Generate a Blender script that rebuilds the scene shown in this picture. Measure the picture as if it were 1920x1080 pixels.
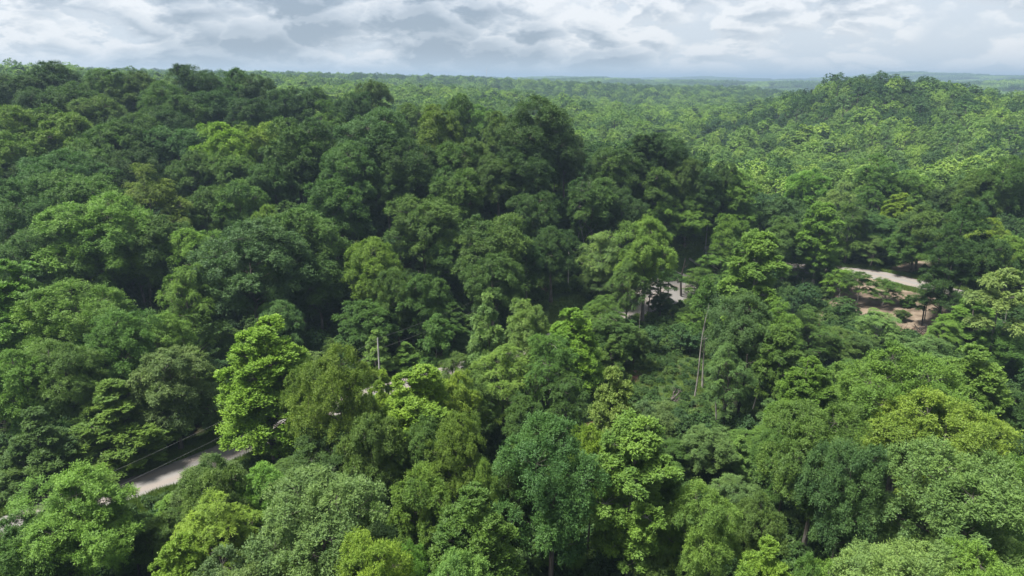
import bpy, math, random
import numpy as np

# ------------------------------------------------------------------ clear
for o in list(bpy.data.objects):
    bpy.data.objects.remove(o, do_unlink=True)
scene = bpy.context.scene
COL = scene.collection
R = math.radians

# ------------------------------------------------------------------ camera
CAM_Z = 50.0
PITCH = R(16.73)
F = 1297.0                       # focal length in pixels of a 1920 wide frame
cam_data = bpy.data.cameras.new('camera')
cam_data.sensor_width = 36.0
cam_data.lens = 36.0 * F / 1920.0
cam_data.clip_start = 0.5
cam_data.clip_end = 40000.0
cam = bpy.data.objects.new('camera', cam_data)
cam.location = (0, 0, CAM_Z)
cam.rotation_euler = (math.pi / 2 - PITCH, 0, 0)
COL.objects.link(cam)
scene.camera = cam

# ------------------------------------------------------------------ sky, sun, exposure
SUN_EL, SUN_AZ = R(64), R(-108)   # azimuth from +Y towards +X
sun_dir = np.array([math.sin(SUN_AZ) * math.cos(SUN_EL), math.cos(SUN_AZ) * math.cos(SUN_EL), math.sin(SUN_EL)])
SKY_STRENGTH = 0.06
CLOUD_STRENGTH = 0.44
world = bpy.data.worlds.new('World')
scene.world = world
world.use_nodes = True
world.cycles.sampling_method = 'MANUAL'
world.cycles.sample_map_resolution = 512


def N(nt, kind, **kw):
    n = nt.nodes.new(kind)
    for k, v in kw.items():
        if k == 'ins':
            for i, val in v.items():
                n.inputs[i].default_value = val
        else:
            setattr(n, k, v)
    return n


def math_node(nt, op, a, b=None, c=None, clamp=False):
    n = nt.nodes.new('ShaderNodeMath')
    n.operation = op
    n.use_clamp = clamp
    for i, v in enumerate((a, b, c)):
        if v is None:
            continue
        if isinstance(v, (int, float)):
            n.inputs[i].default_value = v
        else:
            nt.links.new(v, n.inputs[i])
    return n.outputs[0]


def mix_col(nt, fac, a, b, blend='MIX'):
    n = nt.nodes.new('ShaderNodeMix')
    n.data_type = 'RGBA'
    n.blend_type = blend
    for sock, v in ((n.inputs[0], fac), (n.inputs[6], a), (n.inputs[7], b)):
        if isinstance(v, (int, float)):
            sock.default_value = v
        elif isinstance(v, (tuple, list)):
            sock.default_value = tuple(v) if len(v) == 4 else (*v, 1)
        else:
            nt.links.new(v, sock)
    return n.outputs[2]


def build_world():
    nt = world.node_tree
    nt.nodes.clear()
    L = nt.links.new
    out = N(nt, 'ShaderNodeOutputWorld')
    sky = N(nt, 'ShaderNodeTexSky')
    sky.sky_type = 'NISHITA'
    sky.sun_disc = False
    sky.sun_elevation = SUN_EL
    sky.sun_rotation = SUN_AZ
    sky.air_density = 1.0
    sky.dust_density = 1.5
    bg_sky = N(nt, 'ShaderNodeBackground')
    bg_sky.inputs[1].default_value = SKY_STRENGTH
    L(sky.outputs[0], bg_sky.inputs[0])
    tc = N(nt, 'ShaderNodeTexCoord')
    sep = N(nt, 'ShaderNodeSeparateXYZ')
    L(tc.outputs['Generated'], sep.inputs[0])
    x, y, z = sep.outputs

    def cloud_field(dz):
        zz = math_node(nt, 'ADD', math_node(nt, 'MAXIMUM', math_node(nt, 'ADD', z, dz), 0.0), 0.40)
        u = math_node(nt, 'DIVIDE', x, zz)
        v = math_node(nt, 'DIVIDE', y, zz)
        comb = N(nt, 'ShaderNodeCombineXYZ')
        L(u, comb.inputs[0]); L(v, comb.inputs[1]); comb.inputs[2].default_value = 5.2
        big = N(nt, 'ShaderNodeTexNoise', ins={'Scale': 1.6, 'Detail': 2.0, 'Roughness': 0.5})
        L(comb.outputs[0], big.inputs['Vector'])
        fine = N(nt, 'ShaderNodeTexNoise', ins={'Scale': 5.6, 'Detail': 6.0, 'Roughness': 0.58, 'Distortion': 0.1})
        L(comb.outputs[0], fine.inputs['Vector'])
        vo = N(nt, 'ShaderNodeTexVoronoi', feature='F1')
        for nm, val in (('Scale', 7.0),):
            vo.inputs[nm].default_value = val
        wob = N(nt, 'ShaderNodeVectorMath', operation='MULTIPLY_ADD')
        L(fine.outputs[1], wob.inputs[0]); wob.inputs[1].default_value = (0.35, 0.35, 0.0); L(comb.outputs[0], wob.inputs[2])
        L(wob.outputs[0], vo.inputs['Vector'])
        puff = math_node(nt, 'SUBTRACT', 0.75, vo.outputs['Distance'])
        d = math_node(nt, 'ADD', math_node(nt, 'MULTIPLY', big.outputs[0], 0.45), math_node(nt, 'MULTIPLY', fine.outputs[0], 0.33))
        return math_node(nt, 'ADD', d, math_node(nt, 'MULTIPLY', puff, 0.22)), big.outputs[0]

    d0, big0 = cloud_field(0.0)
    d1, _ = cloud_field(0.010)
    cover = N(nt, 'ShaderNodeMapRange', ins={1: 0.33, 2: 0.42})
    cover.interpolation_type = 'SMOOTHSTEP'
    L(d0, cover.inputs[0])
    # billow tops catch the light, bases are grey
    rel = math_node(nt, 'SUBTRACT', d0, d1)
    lit = N(nt, 'ShaderNodeMapRange', ins={1: -0.045, 2: 0.045})
    L(rel, lit.inputs[0])
    thick = N(nt, 'ShaderNodeMapRange', ins={1: 0.40, 2: 0.58, 3: 1.0, 4: 0.0})
    L(d0, thick.inputs[0])
    br = math_node(nt, 'ADD', math_node(nt, 'MULTIPLY', lit.outputs[0], 0.50), math_node(nt, 'MULTIPLY', thick.outputs[0], 0.50))
    br = math_node(nt, 'ADD', br, math_node(nt, 'MULTIPLY', math_node(nt, 'SUBTRACT', 0.5, big0), 0.9))
    ramp = N(nt, 'ShaderNodeValToRGB')
    L(br, ramp.inputs[0])
    e = ramp.color_ramp.elements
    e[0].position, e[0].color = 0.16, (0.30, 0.365, 0.45, 1)
    e[1].position, e[1].color = 0.82, (0.88, 0.89, 0.92, 1)
    m = ramp.color_ramp.elements.new(0.48); m.color = (0.56, 0.615, 0.69, 1)
    bg_c = N(nt, 'ShaderNodeBackground')
    # distance veil near the horizon
    veil = N(nt, 'ShaderNodeMapRange', ins={1: -0.005, 2: 0.045, 3: 0.8, 4: 0.0})
    veil.interpolation_type = 'SMOOTHSTEP'
    L(z, veil.inputs[0])
    gapc = mix_col(nt, cover.outputs[0], (0.65, 0.71, 0.79), ramp.outputs[0])
    cc = mix_col(nt, veil.outputs[0], gapc, (0.60, 0.69, 0.79))
    L(cc, bg_c.inputs[0])
    bg_c.inputs[1].default_value = CLOUD_STRENGTH
    mx = N(nt, 'ShaderNodeMixShader', ins={0: 0.85})
    L(bg_sky.outputs[0], mx.inputs[1]); L(bg_c.outputs[0], mx.inputs[2])
    L(mx.outputs[0], out.inputs[0])


build_world()
sun_data = bpy.data.lights.new('sun', 'SUN')
sun_data.energy = 4.4
sun_data.angle = R(12)
sun_data.color = (1.0, 0.97, 0.91)
sun = bpy.data.objects.new('sun', sun_data)
from mathutils import Vector
sun.rotation_euler = Vector(sun_dir).to_track_quat('Z', 'Y').to_euler()
sun.location = tuple(sun_dir * 500)
COL.objects.link(sun)
vs = scene.view_settings
vs.view_transform = 'Standard'
vs.look = 'None'
vs.exposure = 1.38
vs.gamma = 1.0
vs.use_curve_mapping = False
cy = scene.cycles
cy.max_bounces = 6
cy.diffuse_bounces = 2
cy.glossy_bounces = 2
cy.transmission_bounces = 3
cy.transparent_max_bounces = 4
cy.volume_bounces = 0
cy.use_denoising = True
cy.caustics_reflective = False
cy.caustics_refractive = False

# ------------------------------------------------------------------ pixel helpers (places on the ground, read off the photograph)
cp, sp = math.cos(PITCH), math.sin(PITCH)


def ray(px, py):
    dx, dy = (px - 960.0) / F, (540.0 - py) / F
    d = np.array([dx, cp + dy * sp, -sp + dy * cp])
    return d / math.hypot(d[0], d[1])          # unit horizontal length: param = ground distance


def project(p):
    x, y, z = p[0], p[1], p[2] - CAM_Z
    depth = y * cp - z * sp
    return 960 + F * x / depth, 540 - F * (y * sp + z * cp) / depth, depth


# ------------------------------------------------------------------ terrain height
ctrl = []


def top(px, py, r, h=20.0):
    d = ray(px, py)
    ctrl.append((d[0] * r, d[1] * r, CAM_Z + d[2] * r - h))


for t in [(-150, 112, 290, 22), (80, 122, 280, 22), (220, 132, 275, 22), (370, 130, 260, 22), (440, 136, 265, 22), (560, 162, 250, 21), (690, 165, 255, 21),
          (820, 205, 225, 21), (930, 210, 215, 21), (1010, 185, 180, 26), (1100, 260, 190, 20), (1200, 252, 195, 20), (1290, 285, 195, 18), (1340, 312, 200, 16),
          (80, 205, 240, 22), (300, 220, 225, 21), (520, 240, 205, 21), (700, 225, 190, 21), (300, 320, 180, 20), (100, 300, 205, 21),
          (500, 330, 165, 20), (700, 330, 162, 20), (880, 300, 168, 20),
          # behind the near ridge
          (300, 200, 400, 18), (600, 210, 400, 18), (850, 215, 400, 18), (1000, 260, 350, 18),
          (140, 124, 650, 18), (200, 134, 700, 18), (330, 146, 720, 18), (450, 142, 800, 18), (530, 135, 800, 18), (600, 146, 800, 18), (650, 156, 850, 18),
          (760, 158, 700, 18), (860, 150, 1200, 18), (905, 145, 1400, 18), (960, 152, 1500, 18), (1080, 152, 1300, 18), (800, 178, 520, 18), (870, 186, 480, 18),
          (960, 170, 700, 18), (1150, 200, 600, 18), (1150, 240, 430, 18), (1150, 290, 350, 18), (1250, 194, 900, 18), (1250, 162, 1450, 18), (1100, 192, 900, 18), (1100, 160, 1400, 18), (1250, 212, 600, 18),
          (1400, 194, 900, 18), (1400, 162, 1450, 18), (1400, 195, 650, 18), (1400, 260, 430, 18), (1350, 305, 350, 18), (1440, 190, 600, 18), (1475, 177, 560, 18), (1540, 146, 560, 18), (1640, 132, 570, 18),
          (1740, 146, 560, 18), (1825, 178, 550, 18), (1880, 196, 550, 18), (1920, 198, 560, 18), (1900, 232, 850, 18), (1780, 222, 850, 18), (1450, 205, 850, 18), (1560, 200, 900, 18), (2050, 230, 1100, 18), (1500, 220, 480, 18), (1640, 220, 455, 18), (1800, 225, 460, 18),
          (1910, 255, 430, 18), (1500, 292, 355, 18), (1640, 298, 350, 18), (1800, 305, 345, 18), (1930, 300, 350, 18), (1900, 232, 1000, 18), (1780, 228, 1000, 18), (1900, 212, 1450, 18), (1760, 212, 1450, 18), (1640, 205, 1000, 18), (1640, 200, 1450, 18), (1520, 190, 1200, 18), (1640, 180, 800, 18),
          (1400, 330, 270, 16), (1650, 325, 265, 16), (1900, 325, 260, 16), (2100, 200, 560, 18), (2100, 310, 350, 18)]:
    top(*t)
for xg in (-140, -100, -60, -20, 20):
    for yg in (10, 60, 110):
        if not (xg < -90 and yg > 100):
            ctrl.append((xg, yg, 0))
ctrl += [(60, 10, 0), (100, 10, 0), (140, 40, 0), (0, -120, 0), (200, -60, 4), (-200, -60, 4), (-300, 40, 8), (300, 60, 8), (300, 200, 6),
         (-60, 135, 0.5), (-20, 140, 0.5), (20, 150, 0), (-110, 130, 3), (40, 60, -2), (60, 90, -3.5), (75, 115, -4), (95, 130, -3), (40, 105, -1.5), (30, 85, -1),
         (120, 120, -1), (130, 165, 1), (75, 215, 3), (110, 200, 2), (45, 185, 0.5), (130, 220, 3),
         (0, -800, 0), (900, -400, 10), (-900, -400, 10), (1500, 200, 20), (-1500, 200, 30)]
# road centre line, on ground near z = 0
ROAD_PX = [(-260, 1110), (-60, 1022), (90, 962), (300, 898), (440, 843), (560, 792), (720, 733), (860, 692), (1030, 640), (1180, 572), (1260, 528), (1340, 503),
           (1450, 498), (1545, 505), (1640, 515), (1730, 535), (1800, 552), (1900, 575)]
road_xy = []
for (a, b) in ROAD_PX:
    d = ray(a, b)
    r = -CAM_Z / d[2]
    road_xy.append((d[0] * r, d[1] * r))
    ctrl.append((d[0] * r, d[1] * r, 0.0))
ctrl = np.array(ctrl, float)


def tps_fit(P, lam=0.004):
    xy = P[:, :2] / 100.0
    n = len(P)
    d2 = ((xy[:, None, :] - xy[None]) ** 2).sum(-1)
    K = 0.5 * d2 * np.log(d2 + 1e-9)
    K[np.arange(n), np.arange(n)] = lam
    Q = np.c_[np.ones(n), xy]
    A = np.block([[K, Q], [Q.T, np.zeros((3, 3))]])
    sol = np.linalg.solve(A, np.r_[P[:, 2], np.zeros(3)])
    return xy, sol


_xy, _sol = tps_fit(ctrl)
_rng = np.random.default_rng(11)
_waves = []
for lam_, amp in [(2900, 13), (1900, 11), (1300, 11), (900, 10), (620, 8), (430, 6), (300, 4)]:
    for k in range(3):
        a = _rng.uniform(0, 2 * math.pi)
        _waves.append((math.cos(a) * 2 * math.pi / lam_, math.sin(a) * 2 * math.pi / lam_, _rng.uniform(0, 6.28), amp * 0.75))


def sstep(a, b, v):
    t = np.clip((v - a) / (b - a), 0, 1)
    return t * t * (3 - 2 * t)


def ground_z(x, y):
    x = np.atleast_1d(np.asarray(x, float)); y = np.atleast_1d(np.asarray(y, float))
    shp = x.shape
    x, y = x.ravel(), y.ravel()
    out = np.empty(len(x))
    for i in range(0, len(x), 20000):
        xs, ys = x[i:i + 20000], y[i:i + 20000]
        q = np.c_[xs, ys] / 100.0
        d2 = ((q[:, None, :] - _xy[None]) ** 2).sum(-1)
        near = (0.5 * d2 * np.log(d2 + 1e-9)) @ _sol[:-3] + _sol[-3] + q @ _sol[-2:]
        near = np.clip(near, -40, 75)
        r = np.hypot(xs, ys)
        far = np.zeros(len(xs))
        for kx, ky, ph, am in _waves:
            far += am * np.sin(kx * xs + ky * ys + ph)
        far = 2 + far * (0.75 + 0.75 * sstep(2500, 6500, r)) + 12 * sstep(3000, 7000, r)
        cap = 18 + 26 * sstep(2500, 6000, r)
        far = np.where(far > cap, cap + (far - cap) * 0.35, far)
        az = np.arctan2(xs, ys)
        far = far + 17 * np.exp(-((r - 2500 - 260 * np.sin(az * 5 + 1)) / 330) ** 2) * (0.75 + 0.45 * np.sin(az * 9 + 0.6) + 0.25 * np.sin(az * 23))
        far = far + (18 + 9 * sstep(0.15, 0.5, az)) * np.exp(-((r - 4700 - 300 * np.sin(az * 4)) / 600) ** 2) * (0.8 + 0.35 * np.sin(az * 11 + 2.0) + 0.2 * np.sin(az * 29))
        w = 1 - sstep(1450, 2300, r)
        back = sstep(-30, -250, ys)
        z = near * w + far * (1 - w)
        out[i:i + 20000] = np.clip(z * (1 - back * w), -45, 85)
    return out.reshape(shp)


def on_ground(px, py, rmax=1500.0):
    d = ray(px, py)
    rs = np.arange(15, rmax, 0.5)
    dz = CAM_Z + d[2] * rs - ground_z(d[0] * rs, d[1] * rs)
    k = np.argmax(dz <= 0)
    r = rs[k] if dz[k] <= 0 else -CAM_Z / min(d[2], -0.05)
    p = (d[0] * r, d[1] * r)
    return p[0], p[1], float(ground_z(*p)[0])


# ------------------------------------------------------------------ mesh helpers
def mesh_from(name, verts, faces, mats, mat_idx=None, tint=None, smooth=False):
    """faces: list of (n,k) int arrays"""
    me = bpy.data.meshes.new(name)
    verts = np.asarray(verts, np.float32)
    me.vertices.add(len(verts))
    me.vertices.foreach_set('co', verts.ravel())
    loops = np.concatenate([f.ravel() for f in faces]).astype(np.int32)
    tot = np.concatenate([np.full(len(f), f.shape[1], np.int32) for f in faces])
    me.loops.add(len(loops))
    me.loops.foreach_set('vertex_index', loops)
    me.polygons.add(len(tot))
    st = np.zeros(len(tot), np.int32)
    st[1:] = np.cumsum(tot)[:-1]
    me.polygons.foreach_set('loop_start', st)
    me.polygons.foreach_set('loop_total', tot)
    for m in mats:
        me.materials.append(m)
    if mat_idx is not None:
        me.polygons.foreach_set('material_index', np.asarray(mat_idx, np.int32))
    if smooth:
        me.polygons.foreach_set('use_smooth', np.ones(len(tot), bool))
    if tint is not None:
        at = me.attributes.new('tint', 'FLOAT', 'POINT')
        at.data.foreach_set('value', np.asarray(tint, np.float32))
    me.update(calc_edges=True)
    return me


def link(name, me, parent=None, **props):
    o = bpy.data.objects.new(name, me)
    COL.objects.link(o)
    if parent is not None:
        o.parent = parent
    for k, v in props.items():
        o[k] = v
    return o


class Geo:
    def __init__(self):
        self.v, self.f, self.n = [], [], 0

    def add(self, v, f):
        v = np.asarray(v, float)
        self.v.append(v)
        self.f.append(np.asarray(f, int) + self.n)
        self.n += len(v)

    def tube(self, pts, rad, sides=6, cap=True):
        pts = np.asarray(pts, float)
        rad = np.asarray(rad, float) * np.ones(len(pts))
        tan = np.gradient(pts, axis=0)
        tan /= np.linalg.norm(tan, axis=1)[:, None] + 1e-9
        ref = np.array([0.31, 0.95, 0.05]) if abs(tan[0][2]) > 0.6 else np.array([0.05, 0.1, 0.99])
        u = np.cross(tan, ref); u /= np.linalg.norm(u, axis=1)[:, None] + 1e-9
        w = np.cross(tan, u)
        a = np.linspace(0, 2 * math.pi, sides, endpoint=False)
        ring = pts[:, None, :] + rad[:, None, None] * (np.cos(a)[None, :, None] * u[:, None, :] + np.sin(a)[None, :, None] * w[:, None, :])
        n = len(pts)
        i = np.arange(n - 1)[:, None] * sides
        j = np.arange(sides)[None]
        k = (np.arange(sides) + 1)[None] % sides
        q = np.stack([i + j, i + k, i + sides + k, i + sides + j], -1).reshape(-1, 4)
        self.add(ring.reshape(-1, 3), q)
        if cap:
            c0 = ring.reshape(-1, 3)
            for e in (0, n - 1):
                rr = c0[e * sides:(e + 1) * sides]
                vv = np.vstack([rr, pts[e]])
                ff = np.array([(s, (s + 1) % sides, sides, sides) for s in range(sides)])
                self.add(vv, ff[:, [0, 1, 2, 2]][:, :4])
                self.f[-1] = self.f[-1][:, :3]

    def box(self, c, s, rot=None):
        c = np.asarray(c, float); s = np.asarray(s, float) / 2
        v = np.array([[-1, -1, -1], [1, -1, -1], [1, 1, -1], [-1, 1, -1], [-1, -1, 1], [1, -1, 1], [1, 1, 1], [-1, 1, 1]]) * s
        if rot is not None:
            v = v @ np.asarray(rot).T
        self.add(v + c, [[0, 3, 2, 1], [4, 5, 6, 7], [0, 1, 5, 4], [1, 2, 6, 5], [2, 3, 7, 6], [3, 0, 4, 7]])

    def mesh(self, name, mats, smooth=True):
        V = np.vstack(self.v)
        by = {}
        for f in self.f:
            by.setdefault(f.shape[1], []).append(f)
        return mesh_from(name, V, [np.vstack(x) for x in by.values()], mats, smooth=smooth)


def unit(v):
    return v / (np.linalg.norm(v, axis=-1, keepdims=True) + 1e-9)


# ------------------------------------------------------------------ materials
def new_mat(name):
    m = bpy.data.materials.new(name)
    m.use_nodes = True
    nt = m.node_tree
    nt.nodes.clear()
    out = nt.nodes.new('ShaderNodeOutputMaterial')
    return m, nt, out


def leaf_material(name, stuff_ramp=None, trans=0.26):
    m, nt, out = new_mat(name)
    L = nt.links.new
    info = N(nt, 'ShaderNodeObjectInfo')
    if stuff_ramp is None:
        base = info.outputs['Color']
    else:
        rp = N(nt, 'ShaderNodeValToRGB')
        rp.color_ramp.interpolation = 'LINEAR'
        L(info.outputs['Random'], rp.inputs[0])
        stuff_ramp = [tuple(c * 1.5 for c in q) for q in stuff_ramp]
        el = rp.color_ramp.elements
        n = len(stuff_ramp)
        el[0].position, el[0].color = 0.0, (*stuff_ramp[0], 1)
        el[1].position, el[1].color = 1.0, (*stuff_ramp[-1], 1)
        for i in range(1, n - 1):
            e = el.new(i / (n - 1)); e.color = (*stuff_ramp[i], 1)
        base = rp.outputs[0]
    at = N(nt, 'ShaderNodeAttribute', attribute_name='tint')
    t = at.outputs['Fac']
    # young leaves are yellower, old ones bluer
    warm = mix_col(nt, 1.0, base, (1.30, 1.22, 0.85), 'MULTIPLY')
    cool = mix_col(nt, 1.0, base, (0.72, 0.78, 0.80), 'MULTIPLY')
    col = mix_col(nt, t, cool, warm)
    pr = N(nt, 'ShaderNodeBsdfPrincipled', ins={'Roughness': 0.55, 'Specular IOR Level': 0.20})
    L(col, pr.inputs['Base Color'])
    tr = N(nt, 'ShaderNodeBsdfTranslucent')
    tcol = mix_col(nt, 1.0, col, (0.95, 1.25, 0.45), 'MULTIPLY')
    L(tcol, tr.inputs[0])
    mx = N(nt, 'ShaderNodeMixShader', ins={0: trans})
    L(pr.outputs[0], mx.inputs[1]); L(tr.outputs[0], mx.inputs[2])
    L(mx.outputs[0], out.inputs[0])
    return m


def noise_mat(name, cols, scale=1.0, detail=5.0, rough=0.9, bump=0.0, bump_scale=None, spec=0.2, coord='Object', stretch=(1, 1, 1), pos=(0.35, 0.65), metal=0.0):
    m, nt, out = new_mat(name)
    L = nt.links.new
    tc = N(nt, 'ShaderNodeTexCoord')
    mp = N(nt, 'ShaderNodeMapping')
    mp.inputs['Scale'].default_value = stretch
    L(tc.outputs[coord], mp.inputs[0])
    ns = N(nt, 'ShaderNodeTexNoise', ins={'Scale': scale, 'Detail': detail, 'Roughness': 0.6})
    L(mp.outputs[0], ns.inputs['Vector'])
    rp = N(nt, 'ShaderNodeValToRGB')
    L(ns.outputs[0], rp.inputs[0])
    el = rp.color_ramp.elements
    n = len(cols)
    el[0].position, el[0].color = pos[0], (*cols[0], 1)
    el[1].position, el[1].color = pos[1], (*cols[-1], 1)
    for i in range(1, n - 1):
        e = el.new(pos[0] + (pos[1] - pos[0]) * i / (n - 1)); e.color = (*cols[i], 1)
    pr = N(nt, 'ShaderNodeBsdfPrincipled', ins={'Roughness': rough, 'Specular IOR Level': spec, 'Metallic': metal})
    L(rp.outputs[0], pr.inputs['Base Color'])
    if bump:
        bs = N(nt, 'ShaderNodeTexNoise', ins={'Scale': bump_scale or scale * 4, 'Detail': 4.0})
        L(mp.outputs[0], bs.inputs['Vector'])
        bp = N(nt, 'ShaderNodeBump', ins={'Strength': bump, 'Distance': 0.1})
        L(bs.outputs[0], bp.inputs['Height'])
        L(bp.outputs[0], pr.inputs['Normal'])
    L(pr.outputs[0], out.inputs[0])
    return m


M_LEAF = leaf_material('leaf')
M_FOREST = leaf_material('forest_leaf', [(0.046, 0.088, 0.028), (0.126, 0.196, 0.042), (0.062, 0.118, 0.033), (0.150, 0.222, 0.046), (0.042, 0.080, 0.032),
                                         (0.122, 0.192, 0.048), (0.080, 0.140, 0.040), (0.138, 0.202, 0.042), (0.054, 0.100, 0.034), (0.100, 0.164, 0.042)])  # ramp raised so leaf colour stands in for sun on the valley
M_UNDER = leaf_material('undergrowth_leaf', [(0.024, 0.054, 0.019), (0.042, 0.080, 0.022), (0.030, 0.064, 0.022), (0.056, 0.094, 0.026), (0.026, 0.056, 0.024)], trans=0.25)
M_SHADED = leaf_material('shaded_leaf', [(0.025, 0.058, 0.022), (0.040, 0.082, 0.024), (0.028, 0.062, 0.028), (0.046, 0.086, 0.022), (0.024, 0.052, 0.024)])  # darkened ramp, cloud shade put into the leaf colour
M_PINE = leaf_material('pine_needle', [(0.020, 0.044, 0.024), (0.030, 0.058, 0.026), (0.022, 0.046, 0.028)], trans=0.15)
M_BARK = noise_mat('bark', [(0.045, 0.038, 0.032), (0.10, 0.088, 0.075), (0.16, 0.145, 0.125)], scale=3.0, stretch=(1, 1, 0.25), bump=0.6)
M_PALE = noise_mat('pale_bark', [(0.09, 0.082, 0.072), (0.17, 0.158, 0.14), (0.24, 0.225, 0.2)], scale=3.0, stretch=(1, 1, 0.3), bump=0.4)
M_DARK = noise_mat('dark_bark', [(0.020, 0.016, 0.014), (0.05, 0.042, 0.036)], scale=3.0, stretch=(1, 1, 0.3), bump=0.4)
M_GRASS = leaf_material('grass_blade', [(0.060, 0.105, 0.025), (0.085, 0.13, 0.030), (0.055, 0.095, 0.022), (0.095, 0.12, 0.035)], trans=0.2)

# ------------------------------------------------------------------ ground
def build_ground():
    ang_f = np.linspace(-56, 56, 300)
    ang_b = np.linspace(56, 304, 62)[1:-1]
    ang = np.radians(np.r_[ang_f, ang_b])
    rs = [0.0]
    r = 6.0
    while r < 13000:
        rs.append(r)
        r *= 1.022 if r < 400 else (1.03 if r < 2000 else 1.05)
    rs = np.array(rs[1:] + [13000.0])
    A, Rr = np.meshgrid(ang, rs)
    x, y = Rr * np.sin(A), Rr * np.cos(A)
    z = ground_z(x, y)
    n, mcol = len(rs), len(ang)
    V = np.stack([x, y, z], -1).reshape(-1, 3)
    i = np.arange(n - 1)[:, None] * mcol
    j = np.arange(mcol)[None]
    k = (np.arange(mcol) + 1)[None] % mcol
    q = np.stack([i + j, i + mcol + j, i + mcol + k, i + k], -1).reshape(-1, 4)
    V = np.vstack([V, [[0, 0, float(ground_z(0, 0)[0])]]])
    c = len(V) - 1
    t = np.stack([np.full(mcol, c), np.arange(mcol), (np.arange(mcol) + 1) % mcol], -1)
    m, nt, out = new_mat('forest_floor')
    L = nt.links.new
    tc = N(nt, 'ShaderNodeTexCoord')
    n1 = N(nt, 'ShaderNodeTexNoise', ins={'Scale': 0.11, 'Detail': 4.0, 'Roughness': 0.6})
    n2 = N(nt, 'ShaderNodeTexNoise', ins={'Scale': 2.2, 'Detail': 6.0, 'Roughness': 0.7})
    L(tc.outputs['Object'], n1.inputs['Vector']); L(tc.outputs['Object'], n2.inputs['Vector'])
    g = mix_col(nt, n2.outputs[0], (0.022, 0.045, 0.014), (0.060, 0.095, 0.026))
    b = mix_col(nt, n2.outputs[0], (0.034, 0.030, 0.017), (0.085, 0.066, 0.040))
    mr = N(nt, 'ShaderNodeMapRange', ins={1: 0.56, 2: 0.66})
    L(n1.outputs[0], mr.inputs[0])
    col = mix_col(nt, mr.outputs[0], g, b)
    pr = N(nt, 'ShaderNodeBsdfPrincipled', ins={'Roughness': 0.95, 'Specular IOR Level': 0.1})
    L(col, pr.inputs['Base Color'])
    bp = N(nt, 'ShaderNodeBump', ins={'Strength': 0.7, 'Distance': 0.3})
    L(n2.outputs[0], bp.inputs['Height']); L(bp.outputs[0], pr.inputs['Normal'])
    L(pr.outputs[0], out.inputs[0])
    me = mesh_from('ground', V, [q[:, ::-1], t[:, ::-1]], [m], smooth=True)
    link('ground', me, kind='structure')


build_ground()


def catmull(P, per=14):
    P = np.array(P, float)
    Q = np.vstack([2 * P[0] - P[1], P, 2 * P[-1] - P[-2]])
    out = []
    for i in range(1, len(Q) - 2):
        t = np.linspace(0, 1, per, endpoint=False)[:, None]
        a, b, c, d = Q[i - 1], Q[i], Q[i + 1], Q[i + 2]
        out.append(0.5 * (2 * b + (c - a) * t + (2 * a - 5 * b + 4 * c - d) * t ** 2 + (3 * b - a - 3 * c + d) * t ** 3))
    return np.vstack(out + [P[-1:]])


road_line = catmull(road_xy)


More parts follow.
